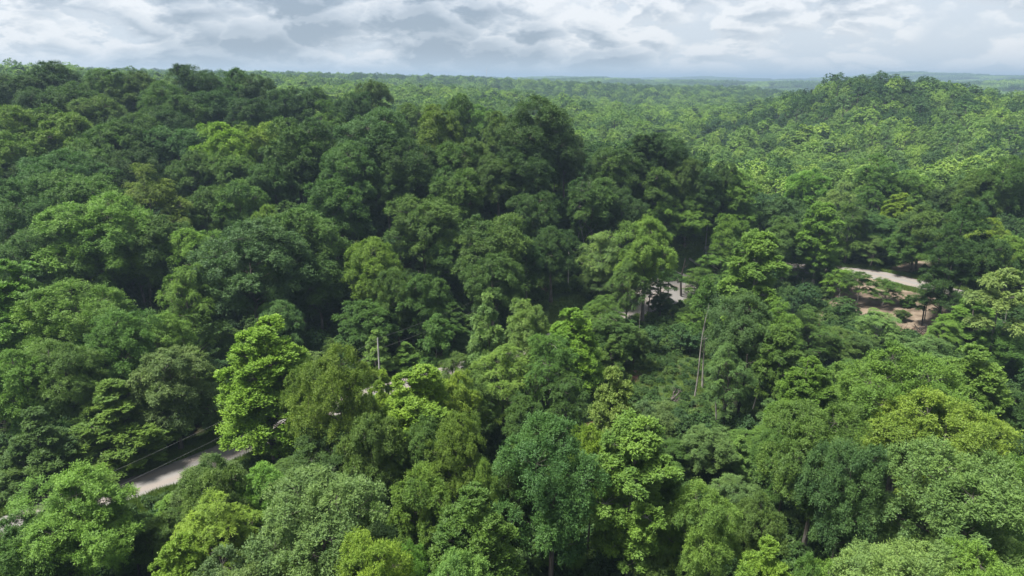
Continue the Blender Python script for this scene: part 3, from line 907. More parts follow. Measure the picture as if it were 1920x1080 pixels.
# apex pixel, crown width in pixels, kind, colour, where it stands
TREES = [
 # bottom edge and near foreground
 (130, 882, 190, 'broad', 'L', 'with a gap showing the road, bottom left corner', {'H': 16}),
 (60, 960, 130, 'dome', 'M', 'below the bright tree in the bottom left corner', {'H': 13}),
 (400, 915, 160, 'feathery', 'Y', 'just below the open stretch of gravel road', {'H': 15}),
 (330, 1000, 100, 'cone', 'Y', 'in front of the feathery tree at the bottom left', {'H': 14}),
 (425, 1045, 170, 'dome', 'G', 'cut off by the bottom edge left of the middle', {'H': 15}),
 (400, 850, 120, 'dome', 'G', 'overhanging the near side of the gravel road', {'H': 13}),
 (480, 870, 110, 'dome', 'L', 'between the gravel road and the grey green crown', {'H': 13}),
 (590, 885, 250, 'broad', 'G', 'with drooping lobes, largest crown at the bottom left', {'H': 19}),
 (700, 940, 70, 'dome', 'L', 'peeping out beside the drooping grey green crown', {'H': 14}),
 (550, 1035, 80, 'cone', 'O', 'small, cut off by the bottom edge under the drooping crown', {'H': 14}),
 (690, 985, 150, 'broad', 'Y', 'with golden lobes at the bottom edge', {'H': 17}),
 (760, 1003, 90, 'dome', 'L', 'right of the golden lobed tree at the bottom', {'H': 14}),
 (855, 1022, 120, 'dome', 'P', 'cut off by the bottom edge left of centre', {'H': 17}),
 (835, 985, 100, 'layered', 'L', 'just behind the pale domed tree at the bottom', {'H': 13}),
 (890, 905, 150, 'cone', 'M', 'with fine soft foliage left of the big dark lobed tree', {'H': 18}),
 (910, 860, 70, 'dome', 'L', 'bright top above the soft pyramidal tree', {'H': 17}),
 (1035, 775, 210, 'broad', 'B', 'with many dark lobes, large in the lower centre', {'H': 21, 's': 1}),
 (960, 830, 110, 'dome', 'H', 'leaning on the left side of the big dark lobed tree', {'H': 17}),
 (1110, 790, 90, 'dome', 'Y', 'behind the right shoulder of the dark lobed tree', {'H': 17}),
 (1155, 682, 85, 'cone', 'P', 'slender, rising above the bright tree in the lower centre', {'H': 19}),
 (1195, 780, 165, 'column', 'L', 'tall and full, right of the big dark lobed tree', {'H': 21}),
 (1325, 903, 140, 'broad', 'L', 'right of the tall full tree near the bottom', {'H': 16}),
 (1225, 1010, 90, 'feathery', 'M', 'low over the fallen logs at the bottom', {'H': 9}),
 (1435, 925, 100, 'dome', 'M', 'small, between two bigger crowns at the bottom right', {'H': 14}),
 (1447, 1003, 95, 'cone', 'Y', 'cut off by the bottom edge right of centre', {'H': 15}),
 (1545, 1040, 90, 'dome', 'L', 'low at the bottom edge left of the pale crown', {'H': 14}),
 (1685, 1008, 190, 'broad', 'P', 'cut off by the bottom edge, right of centre', {'H': 17}),
 (1870, 1035, 150, 'broad', 'L', 'in the bottom right corner', {'H': 16}),
 (1820, 832, 230, 'broad', 'G', 'largest crown at the right edge', {'H': 21, 's': 0}),
 (1905, 850, 90, 'dome', 'L', 'against the right edge beside the largest grey green crown', {'H': 18}),
 (1598, 812, 135, 'broad', 'B', 'with pale limbs showing, lower right', {'H': 19}),
 (1545, 745, 170, 'broad', 'M', 'with pale forked trunk, at lower right', {'H': 20}),
 (1480, 790, 90, 'dome', 'M', 'at the left foot of the forked tree', {'H': 14}),
 (1785, 738, 220, 'broad', 'A', 'spreading wide at the right, above the grey green crown', {'H': 19}),
 (1715, 662, 200, 'broad', 'O', 'wide olive crown below the dirt clearing', {'H': 18}),
 (1620, 668, 110, 'dome', 'L', 'left end of the olive crowns below the dirt clearing', {'H': 16}),
 (1835, 642, 105, 'cone', 'L', 'bright with ragged top near the right edge', {'H': 17}),
 (1522, 673, 95, 'cone', 'O', 'narrow, left of the olive crowns', {'H': 16}),
 (1735, 628, 95, 'dome', 'G', 'smooth crown just below the dirt clearing', {'H': 12}),
 (1655, 583, 115, 'feathery', 'P', 'low on the bank below the dirt clearing', {'H': 9}),
 (1590, 620, 90, 'dome', 'M', 'left of the feathery tree on the bank', {'H': 9}),
 (1830, 550, 105, 'layered', 'L', 'right of the dirt clearing near two bare trunks', {'H': 11}),
 (1775, 600, 70, 'feathery', 'L', 'low under the tall bare trunks at the right', {'H': 7}),
 (1895, 500, 100, 'sparse', 'P', 'with twiggy top at the right edge', {'H': 17}),
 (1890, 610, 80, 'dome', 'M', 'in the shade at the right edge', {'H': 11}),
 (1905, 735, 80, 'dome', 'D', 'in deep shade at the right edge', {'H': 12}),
 # centre right around the road
 (1400, 545, 130, 'broad', 'B', 'drooping, right of the leaning white trunk', {'H': 20, 's': 1}),
 (1370, 640, 90, 'feathery', 'G', 'at the lower left of the drooping bluish tree', {'H': 14}),
 (1425, 432, 105, 'column', 'L', 'sunlit, tallest above the road on the right', {'H': 21}),
 (1460, 560, 90, 'feathery', 'L', 'right side of the sunlit tall tree', {'H': 16}),
 (1520, 580, 95, 'feathery', 'M', 'between the sunlit tall tree and the dirt bank', {'H': 13}),
 (1335, 520, 60, 'sparse', 'M', 'leaning over the green hollow', {'H': 20, 'lean': (0.0, 0.10)}),
 (1215, 403, 115, 'broad', 'L', 'umbrella shaped, left of the round crown by the gravel turnout', {'H': 21}),
 (1290, 382, 92, 'dome', 'L', 'neat round crown on a dark trunk beside the gravel turnout', {'H': 22, 's': 0}),
 (1130, 430, 95, 'feathery', 'P', 'silvery, standing left of the gravel turnout', {'H': 18}),
 (1125, 500, 95, 'feathery', 'G', 'lower part of the clump left of the gravel turnout', {'H': 13}),
 (1180, 485, 75, 'feathery', 'M', 'in front of the umbrella shaped tree', {'H': 15}),
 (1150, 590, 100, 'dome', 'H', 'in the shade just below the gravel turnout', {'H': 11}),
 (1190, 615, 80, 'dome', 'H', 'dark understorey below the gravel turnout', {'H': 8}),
 (1300, 572, 75, 'feathery', 'L', 'beside the leaning white trunk above the hollow', {'H': 7}),
 (1350, 470, 80, 'feathery', 'L', 'right of the gravel turnout', {'H': 10}),
 (1230, 752, 85, 'dome', 'G', 'in front of the green hollow', {'H': 9}),
 (1330, 795, 100, 'dome', 'G', 'beside the fallen limbs below the hollow', {'H': 9}),
 (1390, 815, 65, 'layered', 'P', 'small, right of the fallen limbs', {'H': 8}),
 # middle: between road and foreground
 (1075, 573, 90, 'cone', 'Y', 'lime coloured with ragged top, centre', {'H': 16}),
 (1090, 640, 70, 'layered', 'Y', 'lowest lime spray at the centre', {'H': 9}),
 (988, 558, 85, 'dome', 'P', 'left of the lime coloured tree at the centre', {'H': 16}),
 (912, 545, 105, 'layered', 'P', 'tall and tiered, nearest to the overhead wires', {'H': 19, 's': 0}),
 (818, 586, 80, 'sparse', 'M', 'beside the wires, right of the pole', {'H': 16}),
 (1030, 620, 130, 'feathery', 'M', 'soft crown in the middle of the photo', {'H': 17}),
 (950, 640, 130, 'feathery', 'L', 'below the tall tiered tree', {'H': 15}),
 (880, 690, 110, 'feathery', 'M', 'dim, under the tiered tree', {'H': 13}),
 (1060, 690, 110, 'feathery', 'H', 'dim with pale stems, above the big dark lobed tree', {'H': 13}),
 (703, 617, 70, 'layered', 'P', 'small flat top directly behind the wooden pole', {'H': 11}),
 (760, 640, 110, 'layered', 'L', 'right of the wooden pole', {'H': 10}),
 (850, 660, 80, 'feathery', 'M', 'under the leafy tree beside the wires', {'H': 12}),
 (780, 682, 150, 'cone', 'Y', 'golden and shaggy below the wooden pole', {'H': 18}),
 (715, 690, 90, 'layered', 'Y', 'at the foot of the wooden pole', {'H': 14}),
 (860, 695, 85, 'dome', 'Y', 'right shoulder of the golden shaggy tree', {'H': 15}),
 (625, 645, 165, 'broad', 'O', 'big, between the bright pyramid and the golden shaggy tree', {'H': 22, 's': 2}),
 (565, 668, 90, 'dome', 'O', 'left flank of the big olive tree', {'H': 18}),
 (690, 770, 130, 'dome', 'M', 'lower right flank of the big olive tree', {'H': 17}),
 (620, 800, 150, 'broad', 'H', 'dim, at the foot of the big olive tree', {'H': 14}),
 (490, 594, 140, 'cone', 'Y', 'brightest pyramid, standing beside the gravel road', {'H': 21, 's': 0}),
 (855, 765, 120, 'broad', 'O', 'above the soft pyramidal tree, lower centre', {'H': 17}),
 (785, 880, 120, 'dome', 'O', 'shaded, between the grey and the soft crowns at the bottom', {'H': 14}),
 (790, 780, 110, 'dome', 'M', 'under the golden shaggy tree', {'H': 15}),
 (985, 740, 90, 'dome', 'H', 'small and dim above the big dark lobed tree', {'H': 11}),
 # left foreground
 (310, 648, 135, 'dome', 'G', 'silvery, left of the brightest pyramid', {'H': 15, 's': 1}),
 (395, 715, 95, 'feathery', 'G', 'behind the road, under the silvery domed tree', {'H': 10.5}),
 (205, 712, 200, 'layered', 'O', 'wide and hemlock like, above the open gravel road', {'H': 12.5, 's': 1}),
 (130, 524, 170, 'broad', 'L', 'large sunlit crown at the left', {'H': 21, 's': 3}),
 (215, 575, 140, 'broad', 'M', 'right half of the sunlit pair at the left', {'H': 19}),
 (105, 635, 130, 'broad', 'M', 'lower front of the sunlit pair at the left', {'H': 17}),
 (20, 482, 120, 'cone', 'L', 'steep and bright against the left edge', {'H': 22}),
 (30, 650, 110, 'dome', 'L', 'against the left edge below the steep tree', {'H': 17}),
 (290, 585, 110, 'broad', 'L', 'right of the sunlit pair', {'H': 15}),
 (360, 655, 90, 'layered', 'L', 'between the silvery tree and the dark hollow', {'H': 11}),
 (60, 760, 120, 'layered', 'H', 'in the shade at the left edge', {'H': 12}),
 (40, 840, 120, 'layered', 'H', 'in deep shade above the wires at the left edge', {'H': 9}),
 (5, 990, 60, 'dome', 'L', 'peeping in at the left edge below the wires', {'H': 12}),
 (235, 955, 90, 'dome', 'H', 'dark, at the near edge of the gravel road', {'H': 9}),
 (310, 962, 90, 'dome', 'M', 'low, below the open gravel road', {'H': 9}),
 # foot of the left hill
 (465, 405, 195, 'broad', 'B', 'huge fresh crown at the foot of the left hill', {'H': 24, 's': 1}),
 (350, 422, 120, 'broad', 'L', 'left shoulder of the huge bluish crown', {'H': 20}),
 (520, 560, 110, 'broad', 'B', 'lower skirt of the huge bluish crown', {'H': 14}),
 (345, 492, 110, 'feathery', 'O', 'yellowish drooping, left of the huge bluish crown', {'H': 16}),
 (550, 378, 140, 'dome', 'M', 'round with golden tips, behind the huge bluish crown', {'H': 22}),
 (500, 382, 60, 'dome', 'L', 'small top between the two round crowns on the hill', {'H': 20}),
 (695, 440, 125, 'broad', 'O', 'tall and shaggy at the hill foot, centre left', {'H': 22}),
 (740, 500, 90, 'broad', 'M', 'right flank of the tall shaggy tree', {'H': 18}),
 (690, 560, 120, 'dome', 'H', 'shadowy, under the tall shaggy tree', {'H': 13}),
 (795, 360, 140, 'broad', 'M', 'with flat topped lobes in the middle of the dark slope', {'H': 23, 's': 0}),
 (840, 430, 90, 'dome', 'H', 'under the flat lobed tree on the dark slope', {'H': 17}),
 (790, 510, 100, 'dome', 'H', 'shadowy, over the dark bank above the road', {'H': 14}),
 (925, 398, 130, 'dome', 'M', 'smooth, right of the flat lobed tree', {'H': 22}),
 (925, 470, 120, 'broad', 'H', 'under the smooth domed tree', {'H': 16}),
 (620, 333, 115, 'dome', 'H', 'round, above the golden tipped crown', {'H': 21}),
 (590, 470, 100, 'dome', 'H', 'in the gap right of the huge bluish crown', {'H': 14}),
 (180, 358, 165, 'broad', 'L', 'light top in the middle of the left slope', {'H': 23}),
 (150, 440, 110, 'broad', 'M', 'under the light topped tree on the left slope', {'H': 17}),
 (250, 430, 100, 'broad', 'M', 'right flank of the light topped tree', {'H': 17}),
 (70, 373, 85, 'dome', 'L', 'small bright cap on the left slope', {'H': 20}),
 (60, 420, 110, 'broad', 'H', 'dark, under the small bright cap', {'H': 17}),
 (20, 365, 80, 'dome', 'H', 'at the left edge beside the small bright cap', {'H': 20}),
 (265, 305, 165, 'feathery', 'O', 'pale and twiggy on the left slope', {'H': 23, 's': 0}),
 (300, 400, 110, 'dome', 'H', 'dark, under the pale twiggy tree', {'H': 17}),
 (445, 335, 90, 'dome', 'M', 'small round crown above the huge bluish crown', {'H': 20}),
 (385, 345, 90, 'broad', 'H', 'between the twiggy and the round crowns', {'H': 19}),
 (105, 277, 150, 'broad', 'B', 'wide crown halfway up at the far left', {'H': 21, 's': 2}),
 (60, 330, 120, 'broad', 'H', 'just below the wide bluish crown at far left', {'H': 20}),
 (140, 312, 130, 'broad', 'M', 'between the wide bluish crown and the light top', {'H': 20}),
 (10, 300, 80, 'broad', 'D', 'at the left edge beside the wide bluish crown', {'H': 20}),
 # left hill, upper slope
 (50, 192, 110, 'dome', 'O', 'largest sunlit olive crown high on the far left', {'H': 21}),
 (20, 240, 90, 'dome', 'O', 'lowest of the sunlit olive crowns at far left', {'H': 20}),
 (120, 207, 95, 'dome', 'O', 'right one of the sunlit olive crowns', {'H': 21}),
 (190, 228, 110, 'broad', 'M', 'right of the sunlit olive crowns', {'H': 20}),
 (245, 208, 110, 'broad', 'H', 'in the middle of the upper left slope', {'H': 21}),
 (230, 275, 100, 'broad', 'D', 'in the dark hollow of the left slope', {'H': 19}),
 (330, 230, 100, 'broad', 'B', 'left of the bright yellow pair', {'H': 21}),
 (310, 195, 90, 'broad', 'D', 'above the bluish crown on the upper slope', {'H': 21}),
 (415, 225, 95, 'dome', 'Y', 'left of a bright pair on the dark slope', {'H': 20}),
 (480, 225, 85, 'dome', 'Y', 'right of a bright pair on the dark slope', {'H': 20}),
 (430, 280, 90, 'broad', 'M', 'under the bright yellow pair', {'H': 18}),
 (360, 278, 90, 'broad', 'H', 'lower left of the bright yellow pair', {'H': 18}),
 (555, 215, 115, 'dome', 'H', 'tall round crown right of the yellow pair', {'H': 23}),
 (510, 290, 90, 'broad', 'H', 'below the tall round crown', {'H': 19}),
 (575, 275, 90, 'broad', 'D', 'between the tall round crown and the widest crown', {'H': 19}),
 (700, 198, 190, 'broad', 'B', 'widest crown on the hill, middle of the slope', {'H': 25, 's': 3}),
 (650, 260, 120, 'broad', 'B', 'lower left part of the widest crown', {'H': 19}),
 (760, 255, 120, 'broad', 'D', 'lower right part of the widest crown', {'H': 19}),
 (725, 305, 90, 'broad', 'H', 'directly below the widest crown', {'H': 18}),
 (845, 262, 95, 'broad', 'H', 'right of the widest crown', {'H': 21}),
 (880, 255, 80, 'dome', 'M', 'left of the darkest tall oak', {'H': 20}),
 (855, 310, 100, 'dome', 'M', 'below and left of the darkest tall oak', {'H': 19}),
 (935, 285, 95, 'broad', 'H', 'at the left foot of the darkest tall oak', {'H': 19}),
 (1010, 175, 140, 'broad', 'D', 'darkest tall oak shape at the end of the hill', {'H': 28, 's': 2}),
 (1060, 240, 80, 'broad', 'D', 'right flank of the darkest tall oak', {'H': 21}),
 (985, 270, 110, 'broad', 'D', 'lower front of the darkest tall oak', {'H': 20}),
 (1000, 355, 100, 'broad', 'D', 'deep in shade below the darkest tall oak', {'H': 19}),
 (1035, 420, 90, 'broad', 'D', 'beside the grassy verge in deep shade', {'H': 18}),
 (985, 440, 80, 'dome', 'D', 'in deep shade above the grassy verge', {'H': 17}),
 (1150, 272, 100, 'broad', 'H', 'right of the dead grey tree', {'H': 21}),
 (1110, 330, 90, 'dome', 'H', 'behind the dead grey tree', {'H': 19}),
 (1165, 350, 90, 'broad', 'D', 'behind the umbrella shaped tree', {'H': 18}),
 (1205, 250, 60, 'column', 'D', 'narrow dark top right of the hill end', {'H': 21}),
 (1250, 245, 85, 'broad', 'D', 'dark pair member standing against the sunlit valley', {'H': 21}),
 (1285, 290, 70, 'broad', 'H', 'rightmost of the dark group before the valley', {'H': 19}),
 (1230, 310, 90, 'dome', 'H', 'below the dark group before the valley', {'H': 18}),
 (1320, 318, 70, 'dome', 'D', 'small, at the right end of the dark group', {'H': 17}),
 (1310, 345, 80, 'dome', 'M', 'behind the neat round crown by the turnout', {'H': 16}),
 # hill skyline
 (30, 140, 75, 'broad', 'D', 'far left on the hill skyline', {'r': 278}),
 (85, 118, 85, 'broad', 'D', 'highest on the hill skyline at the left', {'r': 280}),
 (130, 150, 85, 'broad', 'H', 'just under the highest skyline tree', {'H': 21}),
 (195, 133, 75, 'broad', 'H', 'second rise of the hill skyline', {'r': 276}),
 (180, 172, 85, 'broad', 'M', 'below the second rise of the skyline', {'H': 20}),
 (250, 137, 75, 'broad', 'H', 'in the dip of the hill skyline', {'r': 272}),
 (300, 148, 85, 'broad', 'H', 'left of the middle skyline clump', {'H': 20}),
 (360, 124, 85, 'broad', 'D', 'crowning the middle of the hill skyline', {'r': 260}),
 (400, 160, 85, 'broad', 'D', 'below the middle skyline clump', {'H': 20}),
 (437, 131, 70, 'broad', 'H', 'narrow, right of the middle skyline clump', {'r': 262}),
 (480, 143, 70, 'broad', 'D', 'on the skyline beside the far sunlit hill', {'r': 258}),
 (465, 180, 85, 'broad', 'D', 'below the narrow skyline tree', {'H': 20}),
 (530, 165, 75, 'broad', 'D', 'where the skyline begins to fall', {'r': 250}),
 (585, 168, 70, 'broad', 'D', 'on the falling skyline before the far hill', {'r': 248}),
 (615, 185, 80, 'feathery', 'M', 'soft crown on the falling skyline', {'H': 21}),
 (660, 176, 70, 'broad', 'D', 'right of the soft crown on the skyline', {'r': 235}),
 (695, 152, 75, 'broad', 'H', 'standing proud over the falling skyline', {'r': 255}),
 (770, 190, 80, 'broad', 'M', 'on the lower skyline over the widest crown', {'H': 21}),
 (820, 192, 80, 'dome', 'O', 'olive cap on the lower skyline', {'H': 21}),
 (862, 178, 55, 'dome', 'H', 'small point on the lower skyline', {'r': 222}),
 (905, 192, 65, 'dome', 'L', 'light cap left of the darkest tall oak', {'H': 20}),
 (935, 205, 60, 'dome', 'M', 'touching the left side of the darkest tall oak', {'H': 20}),
 (60, 160, 80, 'broad', 'D', 'second row below the highest skyline tree', {'H': 20}),
 (350, 175, 85, 'broad', 'H', 'second row under the middle skyline clump', {'H': 20}),
 # right edge of the plateau, in front of the valley
 (1380, 315, 75, 'dome', 'L', 'yellowish, at the edge of the valley', {'H': 15}),
 (1362, 300, 55, 'dome', 'D', 'dark cap at the edge of the valley', {'H': 16}),
 (1435, 345, 45, 'dome', 'R', 'small and rusty among the green at the valley edge', {'H': 11}),
 (1460, 367, 70, 'dome', 'B', 'bluish ball right of the small rusty tree', {'H': 15}),
 (1520, 315, 85, 'dome', 'L', 'round, at the edge of the valley under the far hill', {'H': 17}),
 (1580, 338, 65, 'feathery', 'P', 'right of the round tree at the valley edge', {'H': 15}),
 (1650, 288, 90, 'feathery', 'M', 'umbrella shaped on bare stems, tallest at the valley edge', {'H': 20}),
 (1705, 318, 90, 'dome', 'L', 'right of the umbrella at the valley edge', {'H': 16}),
 (1772, 345, 55, 'dome', 'D', 'dark tuft behind the tall conifer', {'H': 15}),
 (1850, 315, 80, 'broad', 'M', 'behind the tall conifer, at the valley edge', {'H': 17}),
 (1905, 288, 80, 'broad', 'H', 'tallest at the right edge by the valley', {'H': 20}),
 (1820, 368, 95, 'pine', 'D', 'darkest and tallest, right of the dirt clearing', {'H': 24}),
 (1790, 440, 80, 'pine', 'D', 'left skirt of the tall dark conifer', {'H': 16}),
 (1862, 440, 80, 'dome', 'D', 'in the shade of the tall dark conifer', {'H': 15}),
 (1870, 408, 75, 'feathery', 'Y', 'bright, right of the tall dark conifer', {'H': 16}),
 (1905, 440, 70, 'dome', 'L', 'at the right edge below the bright layered tree', {'H': 14}),
 (1688, 360, 48, 'cone', 'Y', 'small lime spire in the middle right', {'H': 16}),
 (1740, 378, 80, 'dome', 'M', 'right of the small lime spire', {'H': 16}),
 (1640, 400, 85, 'dome', 'B', 'round, above the gravel bend at the right', {'H': 13}),
 (1640, 440, 85, 'feathery', 'G', 'with see through crown over the gravel bend', {'H': 10}),
 (1545, 378, 95, 'column', 'L', 'leafy, left of the round bluish tree', {'H': 18}),
 (1480, 405, 120, 'dome', 'M', 'behind the sunlit tall tree by the road', {'H': 14}),
 (1570, 450, 80, 'feathery', 'L', 'over the road beside the dark stems', {'H': 10}),
 (1510, 455, 70, 'sparse', 'H', 'dark stemmed, over the road', {'H': 10}),
 (1375, 400, 75, 'dome', 'O', 'right of the second pole', {'H': 15}),
 (1240, 358, 70, 'feathery', 'L', 'behind the umbrella shaped and the round trees', {'H': 15}),
 (1390, 370, 70, 'feathery', 'L', 'below the yellowish tree at the valley edge', {'H': 14}),
 (1600, 375, 70, 'feathery', 'M', 'left of the small lime spire', {'H': 14}),
 (1720, 430, 80, 'dome', 'M', 'shading the grass strip behind the dirt bank', {'H': 13}),
 (1222, 498, 55, 'sparse', 'H', 'in front of the gravel turnout', {'H': 9}),
 (1258, 505, 55, 'sparse', 'D', 'amid the gravel turnout', {'H': 9}),
 (1312, 500, 60, 'feathery', 'M', 'at the right side of the gravel turnout', {'H': 9}),
 (1240, 548, 60, 'dome', 'D', 'dark low mound at the near edge of the gravel turnout', {'H': 6}),
 (1582, 502, 55, 'feathery', 'L', 'at the left end of the dirt clearing', {'H': 8}),
 (1614, 508, 48, 'sparse', 'M', 'beside two thin poles', {'H': 9}),
 (1705, 552, 55, 'layered', 'H', 'low and bushy on the dirt clearing', {'H': 3.2}),
 (1745, 548, 45, 'sparse', 'H', 'right in the dirt clearing', {'H': 8}),
 (1662, 522, 55, 'feathery', 'M', 'young, in the middle of the dirt clearing', {'H': 7}),
 (1692, 580, 60, 'dome', 'H', 'low bush at the lower edge of the dirt clearing', {'H': 3.2}),
 (1500, 468, 70, 'feathery', 'M', 'left of the dark stems over the road', {'H': 9}),
 (1548, 482, 60, 'dome', 'M', 'right of the dark stems over the road', {'H': 8}),
 (1470, 610, 80, 'column', 'M', 'slender, beside the drooping bluish tree', {'H': 14}),
 (1260, 870, 70, 'column', 'M', 'slender, right of the tall full tree', {'H': 14}),
 (395, 868, 115, 'dome', 'M', 'rounded, hiding the road right of its open stretch', {'r': 66}),
 (1128, 552, 85, 'feathery', 'M', 'hiding the gravel turnout at its left end', {'H': 9}),
]


placed = []          # (x, y, radius, height, short name, px, py)


def solve_apex(px, py, H, r=None):
    d = ray(px, py)
    rs = np.arange(28.0, 420.0, 0.5)
    hgt = CAM_Z + d[2] * rs - ground_z(d[0] * rs, d[1] * rs)
    if r is None:
        k = int(np.argmax(hgt <= H))
        if hgt[k] > H:
            m = rs < 330
            k = int(np.argmin(np.where(m, hgt, 1e9)))
        r = rs[k]
    x, y = d[0] * r, d[1] * r
    gz = float(ground_z(x, y)[0])
    return x, y, gz, float(np.clip(CAM_Z + d[2] * r - gz, 2.0, 34.0)), r


def place_tree(kind, seed, x, y, z, W, H, colour, label, group=None, rotz=None, lean=(0, 0)):
    crown, trunk, ww, hh = PROTO[(kind, seed % KINDS[kind])][:4]
    root = bpy.data.objects.new(KNAME[kind][0], None)
    root.empty_display_size = 1.0
    COL.objects.link(root)
    root.location = (x, y, z - 0.15)
    root.rotation_euler = (lean[0], lean[1], rnd.uniform(0, 6.283) if rotz is None else rotz)
    root.scale = (W / ww, W / ww * rnd.uniform(0.92, 1.08), (H + 0.15) / hh)
    root['label'] = label
    root['category'] = 'tree'
    if group:
        root['group'] = group
    t = bpy.data.objects.new('trunk', trunk); COL.objects.link(t); t.parent = root
    c = bpy.data.objects.new('crown', crown); COL.objects.link(c); c.parent = root
    j = [rnd.uniform(0.93, 1.07) for _ in range(3)]
    c.color = (colour[0] * j[0], colour[1] * j[1], colour[2] * j[2], 1)
    return root


seed_i = 0
for row in TREES:
    px, py, w, kind, colr, where = row[:6]
    opt = row[6] if len(row) > 6 else {}
    H = opt.get('H', DEFH[kind])
    if 'r' in opt:
        py -= 7
    x, y, gz, Hs, r = solve_apex(px, py, H, opt.get('r'))
    depth = math.sqrt(x * x + y * y + (CAM_Z - gz - Hs * 0.7) ** 2)
    W = w * depth / F * (1.15 if kind == 'cone' else (0.95 if r < 128 else 1.04))
    k = {'broad': 0.74, 'dome': 0.66, 'cone': 0.62, 'column': 0.42, 'layered': 0.80, 'feathery': 0.60, 'sparse': 0.5, 'pine': 0.5}[kind]
    if W > k * Hs and H >= 14 and 'r' not in opt:
        H = min(27.0, W / k, H * 1.3)
        x, y, gz, Hs, r = solve_apex(px, py, H)
        depth = math.sqrt(x * x + y * y + (CAM_Z - gz - Hs * 0.7) ** 2)
        W = w * depth / F * (1.15 if kind == 'cone' else (0.95 if r < 128 else 1.04))
    H = Hs
    # nothing grows on the road: slide along the line of sight to the nearest verge
    dd_ = ray(px, py)
    if np.hypot(road_line[:, 0] - x, road_line[:, 1] - y).min() < 5.4 and 'r' not in opt:
        for s_ in list(np.arange(0.5, 15, 0.5)) + list(np.arange(-0.5, -16, -0.5)):
            r2 = r + s_
            x2, y2 = dd_[0] * r2, dd_[1] * r2
            g2 = float(ground_z(x2, y2)[0]); H2 = CAM_Z + dd_[2] * r2 - g2
            if max(4.0, 0.5 * H) < H2 < 29 and np.hypot(road_line[:, 0] - x2, road_line[:, 1] - y2).min() >= 5.4:
                x, y, gz, H, W, r = x2, y2, g2, H2, W * r2 / r, r2
                break
    W = float(np.clip(W, 2.2, max(k, 1.05 if H < 13 else 0) * H * 1.08))
    seed_i += 1
    label = f"{CNAME[colr]} {opt.get('shape', KNAME[kind][1])} {where}"
    place_tree(kind, opt.get('s', seed_i), x, y, gz, W, H, LEAF[colr], label, opt.get('g'), lean=opt.get('lean', (0, 0)))
    if len(label.split()) > 16:
        print('LONG', label)
    placed.append((x, y, W / 2, H, px, py, f"the {CNAME[colr]} {opt.get('shape', KNAME[kind][1])}"))
print('hand placed', len(placed))

# ------------------------------------------------------------------ more trees between the ones above, and the rest of the forest
rng = np.random.default_rng(23)
road_np = road_line
PL = np.array([(p[0], p[1], p[2]) for p in placed])


def road_dist(x, y):
    x = np.atleast_1d(x); y = np.atleast_1d(y)
    return np.sqrt(((x[:, None] - road_np[None, :, 0]) ** 2 + (y[:, None] - road_np[None, :, 1]) ** 2).min(1))


def in_patches(x, y, names=None):
    m = np.zeros(np.shape(x), bool)
    for k, poly in PATCHES.items():
        if names is None or k in names:
            m |= in_poly(np.asarray(x, float), np.asarray(y, float), poly)
    return m


# sight lines the photograph shows open (pixel boxes and the distance of what is seen there)
OPEN = [(255, 868, 350, 925, 84), (1165, 490, 1335, 590, 170), (1545, 488, 1775, 640, 175), (950, 545, 1085, 610, 150), (1200, 610, 1420, 800, 112),
        (696, 628, 722, 692, 108), (1100, 700, 1125, 830, 100), (420, 815, 465, 862, 92), (1540, 590, 1560, 620, 140)]


def blocks_view(x, y, gz, W, H):
    px, pt, dep = project((x, y, gz + H))
    _, pb, dep2 = project((x, y, gz))
    hw = W / 2 * F / max(dep, 1)
    for x0, y0, x1, y1, dist in OPEN:
        if px + hw > x0 and px - hw < x1 and pt < y1 and pb > y0 and math.hypot(x, y) < dist:
            return True
    return False


for i_, row_ in enumerate(TREES):
    q_ = placed[i_]
    gz_ = float(ground_z(q_[0], q_[1])[0])
    for o_, bx in enumerate(OPEN):
        px_, pt_, dep_ = project((q_[0], q_[1], gz_ + q_[3])); pb_ = project((q_[0], q_[1], gz_ + 2))[1]
        hw_ = q_[2] * 0.75 * F / dep_
        if px_ + hw_ > bx[0] and px_ - hw_ < bx[2] and pt_ < bx[3] and pb_ > bx[1] and math.hypot(q_[0], q_[1]) < bx[4]:
            print('BLOCK', o_, row_[:5], 'H%.1f r%.0f W%.1f base%.0f' % (q_[3], math.hypot(q_[0], q_[1]), q_[2] * 2, pb_))
HOLLOW = on_ground(1300, 715)
cand = []
gstep = 6.2
for gx in np.arange(-260, 260, gstep):
    for gy in np.arange(28, 330, gstep):
        x, y = gx + rng.uniform(-2.4, 2.4), gy + rng.uniform(-2.4, 2.4)
        if abs(math.atan2(x, y)) > R(42):
            continue
        cand.append((x, y))
cand = np.array(cand)
rd = road_dist(cand[:, 0], cand[:, 1])
ok = (rd > 6.5) & ~in_patches(cand[:, 0], cand[:, 1])
cand = cand[ok]
gzs = ground_z(cand[:, 0], cand[:, 1])
fillers = []
